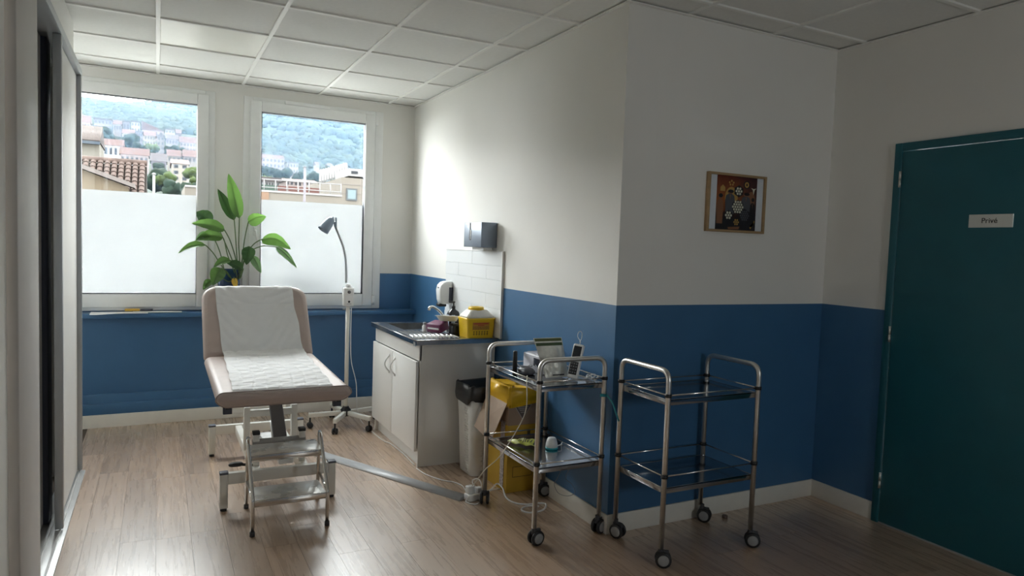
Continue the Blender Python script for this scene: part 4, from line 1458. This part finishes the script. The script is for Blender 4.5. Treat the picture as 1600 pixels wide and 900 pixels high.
def trolley(label, x0, x1, y0, y1, hoop, z_top, shelves, casters):
    t = thing('medical_trolley', ((x0 + x1) / 2, (y0 + y1) / 2, 0), label, 'trolley', 'steel two-shelf trolleys')
    r = .0125
    if hoop == 'x':
        ends = [((x0, y), (x1, y)) for y in (y0, y1)]
    else:
        ends = [((x, y0), (x, y1)) for x in (x0, x1)]
    for (a_, c_) in ends:
        pth = fillet([(a_[0], a_[1], .085), (a_[0], a_[1], z_top), (c_[0], c_[1], z_top), (c_[0], c_[1], .085)], .055, 8)
        MB().tube(pth, r, 14).build('hoop_frame', STEEL, t)
    for (zs, rail) in shelves:
        e = .006
        b = MB()
        b.box(x0 + e, x1 - e, y0 + e, y1 - e, zs - .004, zs)
        b.box(x0 + e, x1 - e, y0 + e, y0 + e + .004, zs - .026, zs + .002, .001).box(x0 + e, x1 - e, y1 - e - .004, y1 - e, zs - .026, zs + .002, .001)
        b.box(x0 + e, x0 + e + .004, y0 + e, y1 - e, zs - .026, zs + .002, .001).box(x1 - e - .004, x1 - e, y0 + e, y1 - e, zs - .026, zs + .002, .001)
        sh_ = b.build('shelf', SHELF, t)
        zr = zs + rail
        for (p_, q_) in (((x0, y0), (x1, y0)), ((x0, y1), (x1, y1)), ((x0, y0), (x0, y1)), ((x1, y0), (x1, y1))):
            MB().tube([(p_[0], p_[1], zr), (q_[0], q_[1], zr)], .0035, 8).build('guard_rail', CHROME, sh_)
        for (xx, yy) in ((x0, y0), (x1, y0), (x0, y1), (x1, y1)):
            MB().tube([(xx, yy, zr - .008), (xx, yy, zr + .008)], .0165, 10).build('rail_clip', BLACK, sh_)
    for (xx, yy, a_) in casters:
        ra = math.radians(a_)
        axv = Vector((math.cos(ra), math.sin(ra), 0))
        tr = Vector((-axv.y, axv.x, 0)) * .012
        c = Vector((xx, yy, .0375)) + tr
        Rw = Matrix.Rotation(ra, 3, 'Z') @ Matrix.Rotation(PI / 2, 3, 'Y')
        cs = MB().lathe([(.0, -.005), (.013, -.005), (.015, 0), (.011, .012), (.011, .022), (0, .022)], (xx, yy, .072), 12)
        cs.obox(c + Vector((0, 0, .028)), (.016, .05, .028), Matrix.Rotation(ra, 3, 'Z'), .004)
        cst = cs.build('castor', DARKGREY, t)
        for sd in (-1, 1):
            MB().lathe([(.0, -.008), (.031, -.008), (.0365, -.004), (.0375, 0), (.0365, .005), (.031, .008), (0, .008)], c + axv * (sd * .017), 22, Rw).build('wheel', BLACK, cst)
            MB().lathe([(.0, -.0015), (.024, -.0015), (.026, 0), (.022, .002), (0, .003)], c + axv * (sd * .0257), 20, Rw if sd > 0 else Matrix.Rotation(ra + PI, 3, 'Z') @ Matrix.Rotation(PI / 2, 3, 'Y')).build('wheel_disc', WHEELH, cst)
    return t


trolley('loaded steel trolley with devices on its shelves beside the waste carton', 1.632, 2.008, 2.85, 3.42, 'x', .903, ((.775, .024), (.375, .024)),
        ((1.632, 2.85, -82), (2.0, 2.85, -70), (1.632, 3.42, -30), (2.0, 3.42, -100)))
trolley('empty steel trolley against the picture wall corner', 2.062, 2.622, 2.425, 2.782, 'y', .905, ((.772, .022), (.362, .058)),
        ((2.062, 2.425, -125), (2.622, 2.425, -130), (2.062, 2.775, -155), (2.622, 2.765, -140)))

# things on the loaded trolley
ZS, ZL = .7755, .3755
tag(MB().lathe([(.0, 0), (.0125, .001), (.0125, .085), (.0115, .087), (.0115, .112), (.0095, .117), (0, .117)], (1.692, 3.225, ZS), 14).build('black_tube_bottle', BLACK), 'upright black tube at the left end of the loaded trolley', 'tube')
dv = thing('white_device_box', (1.865, 3.23, ZS), 'white boxy device with a dark window on the loaded trolley', 'device')
WDV = mat('pale_lilac_plastic', (.62, .62, .68), .4, var=.02)
MB().box(1.80, 1.93, 3.12, 3.335, ZS, ZS + .092, .005).build('case', WDV, dv)
MB().box(1.7985, 1.80, 3.15, 3.215, ZS + .035, ZS + .078, .001).build('window', mat('dark_display', (.035, .035, .05), .2), dv)
MB().box(1.82, 1.92, 3.13, 3.325, ZS + .092, ZS + .096, .001).build('top_lid', mat('grey_lid', (.28, .28, .33), .5), dv)
rings = []
for (z, k) in ((0, .8), (.006, 1.0), (.018, 1.0), (.03, .72), (.034, .3)):
    rings.append([(1.742 + px_ * k, 3.19 + py_ * k, ZS + z) for px_, py_ in rring(.07, .12, .032)])
pc = thing('corded_gadget', (1.742, 3.19, ZS), 'dark grey rounded gadget with looped lead before the white device', 'gadget')
MB().loft(rings).build('gadget_body', mat('dark_slate_plastic', (.06, .06, .075), .4), pc)
MB().tube(smooth_path([(1.742, 3.25, ZS + .03), (1.735, 3.28, ZS + .035), (1.76, 3.31, ZS + .012), (1.79, 3.30, ZS + .008), (1.785, 3.22, ZS + .04), (1.76, 3.17, ZS + .04), (1.73, 3.22, ZS + .036)]), .0035, 6).build('lead', mat('grey_lead', (.35, .35, .38), .5), pc)
# foil pouch leaning on the device
pq = [at(853, 585, 3.03), at(889, 581, 3.03), at(877.5, 527, 3.10), at(833, 528.5, 3.10)]
pq[0].z = pq[1].z = ZS + .003


def pouch_pt(sgn):
    def f(i, j):
        a_ = pq[0].lerp(pq[1], i)
        c_ = pq[3].lerp(pq[2], i)
        p = a_.lerp(c_, j)
        bul = (math.sin(PI * i) ** .6) * (math.sin(PI * min(1, j * 1.25)) ** .6 if j < .8 else 0)
        wr = .0035 * math.sin(19 * i + 7 * j) * math.sin(13 * j - 5 * i) * (1 if .05 < i < .95 and .05 < j < .78 else 0)
        return p + Vector((0, -1, .1)) * (sgn * (.013 * bul + .0006) + wr)
    return f


po = thing('foil_pouch', (pq[0] + pq[1]) / 2, 'green-topped foil pouch leaning on the loaded trolley', 'pouch')
FOIL = mat('printed_foil', (.74, .73, .66), .32, .1, var=.25, scale=16, bump=.5, bscale=25)
MB().grid(pouch_pt(1), 22, 30).grid(pouch_pt(-1), 22, 30).build('pouch_body', FOIL, po)


def band(j0, j1, m_, nm):
    MB().grid(lambda i, j: pouch_pt(1)(.03 + .94 * i, j0 + (j1 - j0) * j) + Vector((0, -.0009, 0)), 12, 3).build(nm, m_, po)


band(.915, .985, mat('olive_print', (.10, .12, .03), .4), 'top_band')
band(.80, .875, mat('dark_green_print', (.05, .09, .03), .4), 'lower_band')
MB().grid(lambda i, j: pouch_pt(1)(.3 + .5 * i, .05 + .03 * j) + Vector((0, -.0009, 0)), 8, 2).build('printed_line', BLACK, po)
# handheld device in its dock
hh_ = thing('handheld_monitor', (1.905, 2.955, ZS), 'white handheld monitor with dark keypad and hanging strap', 'device')
Rh = Matrix.Rotation(math.radians(9), 3, 'Y') @ Matrix.Rotation(math.radians(-52), 3, 'Z') @ Matrix.Rotation(math.radians(-8), 3, 'X')
hc = Vector((1.905, 2.962, ZS + .094))
MB().obox(hc, (.056, .030, .178), Rh, .007, 0, 3).build('case', WHITE_PL, hh_)
MB().obox(hc + Rh @ Vector((0, -.0157, .042)), (.042, .003, .072), Rh, .001).build('screen', mat('dark_screen', (.03, .035, .045), .15), hh_)
kp = MB().obox(hc + Rh @ Vector((0, -.0155, -.036)), (.042, .0025, .066), Rh, .001).build('keypad', mat('dark_keypad', (.025, .025, .03), .5), hh_)
for i in range(3):
    for j in range(4):
        MB().obox(hc + Rh @ Vector((-.013 + i * .013, -.0172, -.058 + j * .015)), (.007, .002, .006), Rh).build('key', mat('grey_key', (.25, .26, .28), .5), kp)
tp_ = hc + Rh @ Vector((0, 0, .089))
MB().tube(smooth_path([tp_, tp_ + Vector((.004, 0, .015)), tp_ + Vector((-.013, 0, .04)), tp_ + Vector((-.010, 0, .062)), tp_ + Vector((.004, 0, .067)), tp_ + Vector((.012, 0, .055)), tp_ + Vector((.010, 0, .03)), tp_ + Vector((.002, .004, .012))]), .0022, 6).build('strap', WHITE_PL, hh_)
cl = MB()
cl.tube(smooth_path([(1.92, 3.02, ZS + .006), (1.95, 3.0, ZS + .012), (1.975, 2.93, ZS + .006), (1.985, 2.90, ZS + .03), (1.96, 2.895, ZS + .035), (1.955, 2.93, ZS + .012), (1.98, 2.96, ZS + .022), (1.99, 2.92, ZS + .008), (1.97, 2.88, ZS + .01), (1.985, 2.872, ZS + .03)]), .004, 8)
tag(cl.build('white_charging_lead', WHITE_PL), 'coiled white charging lead at the right end of the loaded trolley', 'cable')
fp = thing('yellow_foil_packet', (1.757, 3.22, ZL), 'crumpled yellow printed packet on the lower shelf of the loaded trolley', 'packet')
A_, B_ = Vector((1.70, 3.285, ZL)), Vector((1.815, 3.155, ZL))
dr = (B_ - A_)
sdv = Vector((-dr.y, dr.x, 0)).normalized()


def packet(sg):
    def f(i, j):
        wv = .012 + .02 * min(1, i * 2.2)
        bul = math.sin(PI * i) * math.sin(PI * j)
        return A_ + dr * i + sdv * ((j - .5) * 2 * wv) + Vector((0, 0, .016 + sg * (.010 * bul + .0008) + .004 * math.sin(17 * i + 8 * j) + .016 * j * min(1, i * 2)))
    return f


MB().grid(packet(1), 18, 10).grid(packet(-1), 18, 10).build('packet_body', mat('lime_yellow_foil', (.42, .44, .06), .35, var=.15, scale=30), fp)
b = MB()
for (i0, i1, j0, j1) in ((.35, .38, .2, .8), (.42, .45, .25, .8), (.5, .53, .2, .75), (.57, .60, .25, .8), (.65, .68, .2, .8), (.74, .77, .25, .75), (.85, .95, .15, .85), (.35, .8, .86, .92)):
    b.grid(lambda i, j: packet(1)(i0 + (i1 - i0) * i, j0 + (j1 - j0) * j) + Vector((0, 0, .0012)), 3, 5)
b.build('printing', BLACK, fp)
gd = thing('round_gadget', (1.875, 3.12, ZL), 'small white rounded gadget with a teal ring on the lower shelf', 'gadget')
MB().lathe([(.028, .008), (.033, .012), (.031, .03), (.025, .052), (.020, .06), (.012, .062), (0, .062)], (1.875, 3.12, ZL), 22).build('gadget_body', WHITE_PL, gd)
MB().lathe([(.030, 0), (.034, .004), (.034, .011), (.028, .0115)], (1.875, 3.12, ZL), 22).build('teal_ring', mat('teal_plastic', (.03, .42, .48), .4), gd)
MB().tube(smooth_path([(1.905, 3.115, ZL + .014), (1.935, 3.12, ZL + .016), (1.96, 3.16, ZL + .006), (1.985, 3.19, ZL + .006)]), .003, 6).build('lead', WHITE_PL, gd)
ts = thing('teal_strap', (2.008, 2.84, .70), 'teal cable tie strap knotted on the trolley post', 'strap')
TS = mat('teal_strap_plastic', (.02, .27, .32), .4)
MB().tube([(2.008, 2.85, .706), (2.008, 2.85, .720)], .0175, 12).build('loop', TS, ts)
stp = smooth_path([(2.018, 2.832, .714), at(949, 618, 2.80), at(957, 630, 2.765), at(962, 644, 2.755), at(967, 658, 2.75)], 5)
MB().tube(stp, .0042, 6).build('tail', TS, ts)
MB().box(1.975, 2.0, 2.834, 2.839, .708, .722, .001).build('tab', TS, ts)

# ---- cables, power strip, cable cover
cc = MB()
pa, pb_ = Vector((.955, 4.70, 0)), Vector((1.56, 3.537, 0))
dd = (pb_ - pa).normalized()
sv = Vector((-dd.y, dd.x, 0))
cc.loft([[p + sv * (.045 * math.cos(a_)) + Vector((0, 0, .021 * math.sin(a_))) for a_ in [PI * k / 8 for k in range(9)]] for p in (pa, pa.lerp(pb_, .5), pb_)])
tag(cc.build('cable_cover', mat('grey_cover_plastic', (.46, .47, .48), .36, var=.03)), 'grey half-round cable cover lying across the floor from the couch', 'cable cover')
ps = thing('power_strip', (1.60, 3.52, 0), 'white power strip with plugs at the end of the grey cable cover', 'power strip')
Rp = Matrix.Rotation(math.radians(8), 3, 'Z')
MB().obox((1.608, 3.512, .02), (.10, .06, .04), Rp, .008, 0, 3).build('strip_body', WHITE_PL, ps)
for (ox, oy, sx, sz) in ((-.022, .005, .045, .042), (.027, .0, .03, .03)):
    MB().obox((1.608 + ox, 3.512 + oy, .04 + sz / 2), (sx, .036, sz), Rp, .005, 0, 2).build('plug', WHITE_PL, ps)


def cord(name, label, pts, r=.0032, m_=WHITE_PL):
    return tag(MB().tube(smooth_path(pts, 6), r, 7).build(name, m_), label, 'cable')


def fz(px, py, z=.004):
    return atz(px, py, z)


cord('lamp_cord', 'white lamp cord dropping beside the pole and running to the cabinet', [(LX + .02, LY - .03, .93), at(548, 529, LY - .03), at(549, 565, LY - .03), at(556.5, 599, LY - .02), at(558, 640, LY), fz(566, 660), fz(583, 676), fz(600, 689), Vector((1.493, 4.72, .004)), Vector((1.505, 4.45, .004)), Vector((1.492, 4.2, .004))], .0034)
cord('white_floor_cord', 'white cord running from the cabinet foot to the power strip', [Vector((1.485, 4.14, .004)), fz(665, 741), fz(690, 750), fz(708, 753), fz(722, 759), Vector((1.60, 3.60, .02)), Vector((1.594, 3.55, .055))])
cord('thin_charger_cord', 'thin pale cord hanging down across the loaded trolley to the plugs', [Vector((1.70, 3.1, ZS + .005)), Vector((1.625, 2.965, ZS + .006)), atx(822, 640, 1.615), atx(806, 675, 1.612), atx(780, 714, 1.608), atx(759, 733, 1.602), atx(744, 752, 1.595), Vector((1.59, 3.50, .085))], .0026, mat('cream_cord', (.66, .62, .52), .5))
cord('thick_white_cord', 'thick white cord looping on the floor under the loaded trolley', [Vector((1.64, 3.515, .05)), atz(765, 766, .03), atz(776, 756, .03), atz(785, 762, .02), fz(790, 776), fz(802, 785), fz(822, 788), fz(842, 786), fz(853, 788), fz(848, 797), fz(828, 801), fz(815, 797), fz(822, 791), fz(842, 791, .012)], .0048)
cord('second_white_cord', 'white cord curving behind the trolley post toward the wall', [Vector((1.655, 3.50, .03)), fz(776, 764), fz(800, 765), fz(815, 766), fz(826, 761), atz(836, 752, .02), atz(842, 747, .03)])
cord('looped_plug_cord', 'white cord looped tightly beside the power strip', [Vector((1.63, 3.53, .05)), atz(738, 752, .05), atz(746, 748, .06), atz(752, 756, .05), atz(750, 772, .03), fz(752, 782), fz(742, 788), fz(728, 784), Vector((1.57, 3.50, .02))], .0034)
cord('grey_wire_loop', 'thin grey wire loop hanging beneath the loaded trolley by the skirting', [Vector((1.97, 3.02, .35)), atx(884, 745, 1.985), atx(894, 757, 1.985), atx(898, 770, 1.985), atx(886, 775, 1.985), atx(872, 770, 1.985), atx(866, 756, 1.985), atx(872, 745, 1.985), Vector((1.97, 3.10, .35))], .0016, mat('grey_wire', (.25, .25, .26), .5))
tag(MB().lathe([(.014, 0), (.015, .002), (.015, .014), (.012, .016), (0, .016)], (2.775, 2.75, 0), 14).build('bottle_cap', mat('brown_cap', (.13, .09, .07), .5)), 'small brown cap lying on the floor by the skirting', 'cap')

# ---- framed picture
pf = thing('framed_picture', (2.795, YJ, 1.563), 'small wood-framed print of figures and honeycomb shapes on the white wall', 'picture')
fx0, fx1, fz0, fz1 = 2.585, 3.006, 1.562, 1.877
WOODF = mat('pale_oak_frame', (.36, .24, .12), .5, var=.12, scale=6, stretch=(1, 1, 6))
for (x0_, x1_, z0_, z1_) in ((fx0, fx0 + .015, fz0, fz1), (fx1 - .015, fx1, fz0, fz1), (fx0 + .015, fx1 - .015, fz0, fz0 + .013), (fx0 + .015, fx1 - .015, fz1 - .013, fz1)):
    MB().box(x0_, x1_, YJ - .024, YJ - .001, z0_, z1_, .0015).build('frame_bar', WOODF, pf)
MB().box(fx0 + .014, fx1 - .014, YJ - .012, YJ - .004, fz0 + .012, fz1 - .012).build('mount', mat('pale_mount_card', (.62, .66, .70), .7), pf)
ux0, ux1, vz0, vz1 = 2.652, 2.943, fz0 + .013, fz1 - .013


def pr_mat():
    m = bpy.data.materials.new('print_ground')
    m.use_nodes = True
    N, L = m.node_tree.nodes, m.node_tree.links
    bs = N['Principled BSDF']
    bs.inputs['Roughness'].default_value = .35
    tc = N.new('ShaderNodeTexCoord')
    sp_ = N.new('ShaderNodeSeparateXYZ')
    L.new(tc.outputs['Generated'], sp_.inputs[0])
    r1 = N.new('ShaderNodeValToRGB')
    r1.color_ramp.elements[0].color = s(22, 16, 20) + (1,)
    r1.color_ramp.elements[1].color = s(96, 34, 20) + (1,)
    e = r1.color_ramp.elements.new(.55)
    e.color = s(150, 84, 34) + (1,)
    e = r1.color_ramp.elements.new(.3)
    e.color = s(46, 26, 24) + (1,)
    nz = N.new('ShaderNodeTexNoise')
    nz.inputs['Scale'].default_value = 7
    ad = N.new('ShaderNodeMath')
    ad.operation = 'MULTIPLY_ADD'
    ad.inputs[1].default_value = .35
    L.new(nz.outputs['Fac'], ad.inputs[0])
    L.new(tc.outputs['Generated'], nz.inputs['Vector'])
    sb_ = N.new('ShaderNodeMath')
    sb_.operation = 'SUBTRACT'
    sb_.inputs[1].default_value = .17
    L.new(sp_.outputs['Z'], sb_.inputs[0])
    L.new(sb_.outputs[0], ad.inputs[2])
    L.new(ad.outputs[0], r1.inputs[0])
    mx = N.new('ShaderNodeMixRGB')
    mx.inputs[2].default_value = s(34, 26, 40) + (1,)
    r2 = N.new('ShaderNodeMapRange')
    r2.inputs['From Min'].default_value = .35
    r2.inputs['From Max'].default_value = .9
    r2.inputs['To Max'].default_value = .8
    L.new(sp_.outputs['X'], r2.inputs[0])
    L.new(r2.outputs[0], mx.inputs[0])
    L.new(r1.outputs[0], mx.inputs[1])
    L.new(mx.outputs[0], bs.inputs['Base Color'])
    return m


MB().box(ux0, ux1, YJ - .0135, YJ - .012, vz0, vz1).build('print_sheet', pr_mat(), pf)
PC = [mat('print_white', (.62, .62, .50), .4), mat('print_gold', (.42, .26, .07), .4), mat('print_dark', (.012, .010, .014), .4), mat('print_skin', (.22, .10, .05), .4), mat('print_slate', (.07, .075, .09), .4)]
b = MB()


def pq_(u, v, l=0):
    return Vector((ux0 + (ux1 - ux0) * u, YJ - .0137 - l * .0002, vz1 - (vz1 - vz0) * v))


def disc(u, v, ru, rv, mi, n=6, l=1, a0=0):
    b.add([pq_(u + ru * math.cos(a0 + 2 * PI * k / n), v + rv * math.sin(a0 + 2 * PI * k / n), l) for k in range(n)], [tuple(range(n))], mi)


def comb(u, v, rad, mi, step, l=4):
    disc(u, v, rad * 1.12, rad * .98, 2, 6, l - 1, PI / 2)
    for i in range(-5, 6):
        for j in range(-5, 6):
            du = step * (i + .5 * (j % 2)) * 1.0
            dv_ = step * .78 * j
            if du * du + (dv_ * 1.2) ** 2 < (rad * .92) ** 2:
                disc(u + du, v + dv_, step * .43, step * .40, mi, 6, l, PI / 2)


def figure(u, vtop, h, w, mi_c, mi_s, tilt=0):
    disc(u + tilt, vtop + h * .09, w * .30, h * .085, mi_s, 14, 2)
    disc(u + tilt + w * .06, vtop + h * .06, w * .30, h * .07, 2, 14, 3)
    pts_ = [(-.14, .16), (.14, .16), (.42, .24), (.5, .45), (.45, .75), (.42, 1.0), (-.42, 1.0), (-.45, .75), (-.5, .45), (-.42, .24)]
    b.add([pq_(u + a_ * w, vtop + c_ * h, 2) for a_, c_ in pts_], [tuple(range(len(pts_)))], mi_c)
    b.add([pq_(u - .05 * w, vtop + .2 * h, 3), pq_(u + .06 * w, vtop + .2 * h, 3), pq_(u + .02 * w, vtop + .42 * h, 3)], [(0, 1, 2)], mi_s)


disc(.36, .40, .16, .2, 1, 16, 1)
disc(.86, .42, .10, .16, 3, 16, 1)
figure(.09, .34, .55, .17, 3, 3)
figure(.33, .255, .45, .24, 4, 3)
figure(.73, .29, .42, .24, 4, 3)
figure(.90, .38, .55, .13, 2, 3)
b.add([pq_(0, .80, 1), pq_(1, .78, 1), pq_(1, 1, 1), pq_(0, 1, 1)], [(0, 1, 2, 3)], 2)
b.add([pq_(.3, .95, 2), pq_(.6, .93, 2), pq_(.58, .98, 2), pq_(.32, .99, 2)], [(0, 1, 2, 3)], 3)
b.add([pq_(.85, .93, 2), pq_(.97, .80, 2), pq_(.98, .83, 2), pq_(.88, .97, 2)], [(0, 1, 2, 3)], 1)
comb(.54, .27, .115, 0, .062)
comb(.53, .565, .14, 0, .060)
comb(.31, .73, .098, 0, .062)
comb(.51, .85, .092, 1, .05)
comb(.71, .72, .135, 4, .05)
disc(.735, .14, .085, .075, 2, 16, 2)
disc(.735, .14, .055, .055, 1, 14, 3)
disc(.735, .14, .02, .025, 2, 10, 4)
b.add([pq_(.845, .19, 3), pq_(.915, .205, 3), pq_(.985, .19, 3), pq_(.94, .225, 3), pq_(.915, .32, 3), pq_(.89, .225, 3)], [(0, 1, 2, 3, 4, 5)], 0)
for k, (u_, v_) in enumerate(((.30, .12), (.35, .09), (.40, .12), (.32, .16), (.38, .16))):
    disc(u_, v_, .022, .02, 1, 6, 3)
b.add([pq_(.08, .29, 2), pq_(.08, .22, 2), pq_(.14, .17, 2), pq_(.20, .22, 2), pq_(.20, .29, 2)], [(0, 1, 2, 3, 4)], 1)
b.build('printed_figures', PC, pf)

# ---- papers and cutter on the sill
ZW = .853
sp2 = thing('sill_papers', (-.12, 5.90, ZW), 'white paper sheets lying on the blue sill under left window', 'papers')
for k, (x0_, x1_, y0_, y1_, tw) in enumerate(((-.43, -.06, 5.755, 5.925, .02), (-.16, .17, 5.825, 5.925, -.02))):
    def sheet(i, j, x0_=x0_, x1_=x1_, y0_=y0_, y1_=y1_, tw=tw, k=k):
        x_ = x0_ + (x1_ - x0_) * i
        y_ = y0_ + (y1_ - y0_) * j + tw * (i - .5) + (.03 * i if k == 0 else 0)
        return Vector((x_, min(y_, 5.934), ZW + .002 + .003 * k + .006 * max(0, 1 - j * 3) * math.sin(PI * i) * (k == 0) - .10 * max(0, 5.81 - y_) * (k == 0) + .004 * max(0, .12 - i) / .12))
    MB().grid(sheet, 16, 8).build('paper_sheet', PAPER, sp2)
sn = thing('hand_tool', (-.14, 5.91, ZW + .01), 'yellow and dark grey hand tool lying on the sill papers', 'tool')
MB().obox((-.165, 5.912, ZW + .017), (.10, .022, .018), Matrix.Rotation(.05, 3, 'Z'), .004).build('grip', mat('mustard_plastic', (.62, .38, .06), .45), sn)
MB().obox((-.07, 5.917, ZW + .016), (.085, .020, .015), Matrix.Rotation(.05, 3, 'Z'), .004).build('slider', mat('slate_plastic', (.07, .075, .10), .4), sn)
MB().obox((-.235, 5.909, ZW + .016), (.045, .012, .004), Matrix.Rotation(.05, 3, 'Z')).build('blade', STEEL, sn)

# ---- plant on the sill


def leaf_mat(name, c1, c2, tr):
    m = bpy.data.materials.new(name)
    m.use_nodes = True
    N, L = m.node_tree.nodes, m.node_tree.links
    bs = N['Principled BSDF']
    bs.inputs['Roughness'].default_value = .35
    nz = N.new('ShaderNodeTexNoise')
    nz.inputs['Scale'].default_value = 9
    rp = N.new('ShaderNodeValToRGB')
    rp.color_ramp.elements[0].color = c1 + (1,)
    rp.color_ramp.elements[1].color = c2 + (1,)
    L.new(nz.outputs['Fac'], rp.inputs[0])
    L.new(rp.outputs[0], bs.inputs['Base Color'])
    t = N.new('ShaderNodeBsdfTranslucent')
    t.inputs[0].default_value = tr + (1,)
    mx = N.new('ShaderNodeMixShader')
    mx.inputs[0].default_value = .45
    L.new(bs.outputs[0], mx.inputs[1])
    L.new(t.outputs[0], mx.inputs[2])
    L.new(mx.outputs[0], N['Material Output'].inputs[0])
    return m


LG = leaf_mat('leaf_bright_green', (.055, .13, .035), (.10, .19, .055), (.14, .28, .06))
LD = leaf_mat('leaf_deep_green', (.02, .07, .025), (.045, .12, .04), (.04, .10, .02))
LS = leaf_mat('leaf_silvery_green', (.10, .17, .10), (.20, .27, .19), (.15, .28, .10))
STEMM = mat('leaf_stalk_green', (.09, .15, .05), .5, var=.2)
YP_ = 5.80
plant = thing('potted_plant', (.50, YP_, ZW), 'tall broad-leaved green plant in a blue pot on the sill between the windows', 'plant')
MB().lathe([(.0, 0), (.060, 0), (.066, .01), (.082, .22), (.086, .335), (.080, .338), (.074, .30), (0, .30)], (.502, YP_ + .05, ZW), 26).build('pot', mat('deep_blue_glaze', (.012, .045, .12), .25), plant)
MB().lathe([(.0, .31), (.05, .315), (.0745, .302)], (.502, YP_ + .05, ZW), 20).build('soil', mat('potting_soil', (.04, .028, .02), .95, var=.4), plant)
root0 = Vector((.545, YP_ + .03, ZW + .31))


def leaf(bp_, tp__, wpx, m_, stem, face=.85, bend=.1, dy=(0, 0), curl=.18):
    A = at(bp_[0], bp_[1], YP_ + dy[0])
    B = at(tp__[0], tp__[1], YP_ + dy[1])
    d = B - A
    ln = d.length
    dn = d.normalized()
    view = (CAM - A).normalized()
    nr = (view - dn * view.dot(dn)).normalized()
    sd = dn.cross(nr)
    nr2 = (nr * face + sd * (1 - face)).normalized()
    sd2 = dn.cross(nr2).normalized()
    w = wpx * 5.3 / F_PX

    def f(i, j):
        t = i
        pr = (math.sin(PI * min(1, t ** .72)) ** .75) * (1 - .15 * t)
        if t < .03:
            pr = .05
        v = (j - .5) * 2
        cen = A + d * t + Vector((0, 0, 1)) * (bend * ln * math.sin(PI * t))
        rip = .03 * w * math.sin(26 * t) * abs(v)
        return cen + sd2 * (v * w * .5 * pr) + nr2 * (curl * w * pr * abs(v) + rip)
    lf = MB().grid(f, 16, 8).build('leaf', m_, plant)
    rib = [A + d * t + Vector((0, 0, 1)) * (bend * ln * math.sin(PI * t)) - nr2 * .001 for t in [k / 8 for k in range(9)]]
    MB().tube(rib, [.0032 * (1 - .85 * k / 8) for k in range(9)], 6).build('midrib', STEMM, lf)
    pts_ = [root0 + Vector((random.uniform(-.03, .03), random.uniform(-.02, .02), -.02))] + [at(q_[0], q_[1], YP_ + dy[0] * .5) for q_ in stem] + [A, A + d * .06]
    MB().tube(smooth_path(pts_, 5), .0042, 7).build('stalk', STEMM, plant)


leaf((374, 341), (357, 271), 22, LG, [(374, 420), (373, 380)], .9, .02, (-.03, -.02), .12)
leaf((366, 344), (340, 295), 19, LD, [(371, 420), (369, 385)], .8, -.02, (-.02, .05), .25)
leaf((388, 347), (416, 338), 22, LG, [(376, 420), (382, 375)], .75, .10, (-.03, -.08), .3)
leaf((331, 350), (307, 331), 24, LD, [(369, 425), (352, 380), (340, 356)], .9, .08, (-.02, .04), .2)
leaf((351, 360), (299, 349), 20, LG, [(370, 415), (361, 380)], .7, .06, (-.05, -.06), .25)
leaf((348, 371), (306, 375), 20, LG, [(366, 425), (356, 400), (351, 378)], .8, .12, (-.06, -.05), .2)
leaf((327, 366), (305, 376), 13, LS, [(352, 425), (344, 395), (335, 374)], .8, .1, (-.04, -.05), .2)
leaf((321, 383), (278, 396), 13, LG, [(358, 432), (344, 412), (333, 395)], .6, .12, (-.08, -.10), .25)
leaf((409, 374), (455, 390), 23, LG, [(375, 425), (384, 400), (396, 382)], .75, .18, (-.06, -.10), .25)
leaf((432, 386), (464, 419), 13, LS, [(376, 428), (386, 398), (408, 385)], .7, .10, (-.08, -.12), .25)
leaf((391, 386), (385, 414), 22, LD, [(375, 430), (379, 405), (386, 387)], .85, .05, (-.08, -.10), .2)
leaf((395, 400), (408, 427), 15, LS, [(374, 435), (380, 412), (388, 400)], .8, .05, (-.09, -.10), .2)
leaf((360, 407), (333, 419), 14, LG, [(370, 435), (366, 415)], .7, .15, (-.07, -.08), .25)
leaf((380, 421), (353, 410), 15, LD, [(374, 436)], .8, .1, (-.08, -.06), .2)
leaf((346, 419), (332, 446), 24, LG, [(362, 436), (354, 424)], .9, .06, (-.09, -.11), .2)
leaf((331, 438), (317, 453), 13, LG, [(358, 440), (345, 434)], .8, .1, (-.09, -.11), .2)
leaf((366, 434), (369, 452), 10, mat('yellowed_leaf', (.55, .38, .05), .5, var=.2), [(370, 438)], .8, .05, (-.09, -.09), .2)
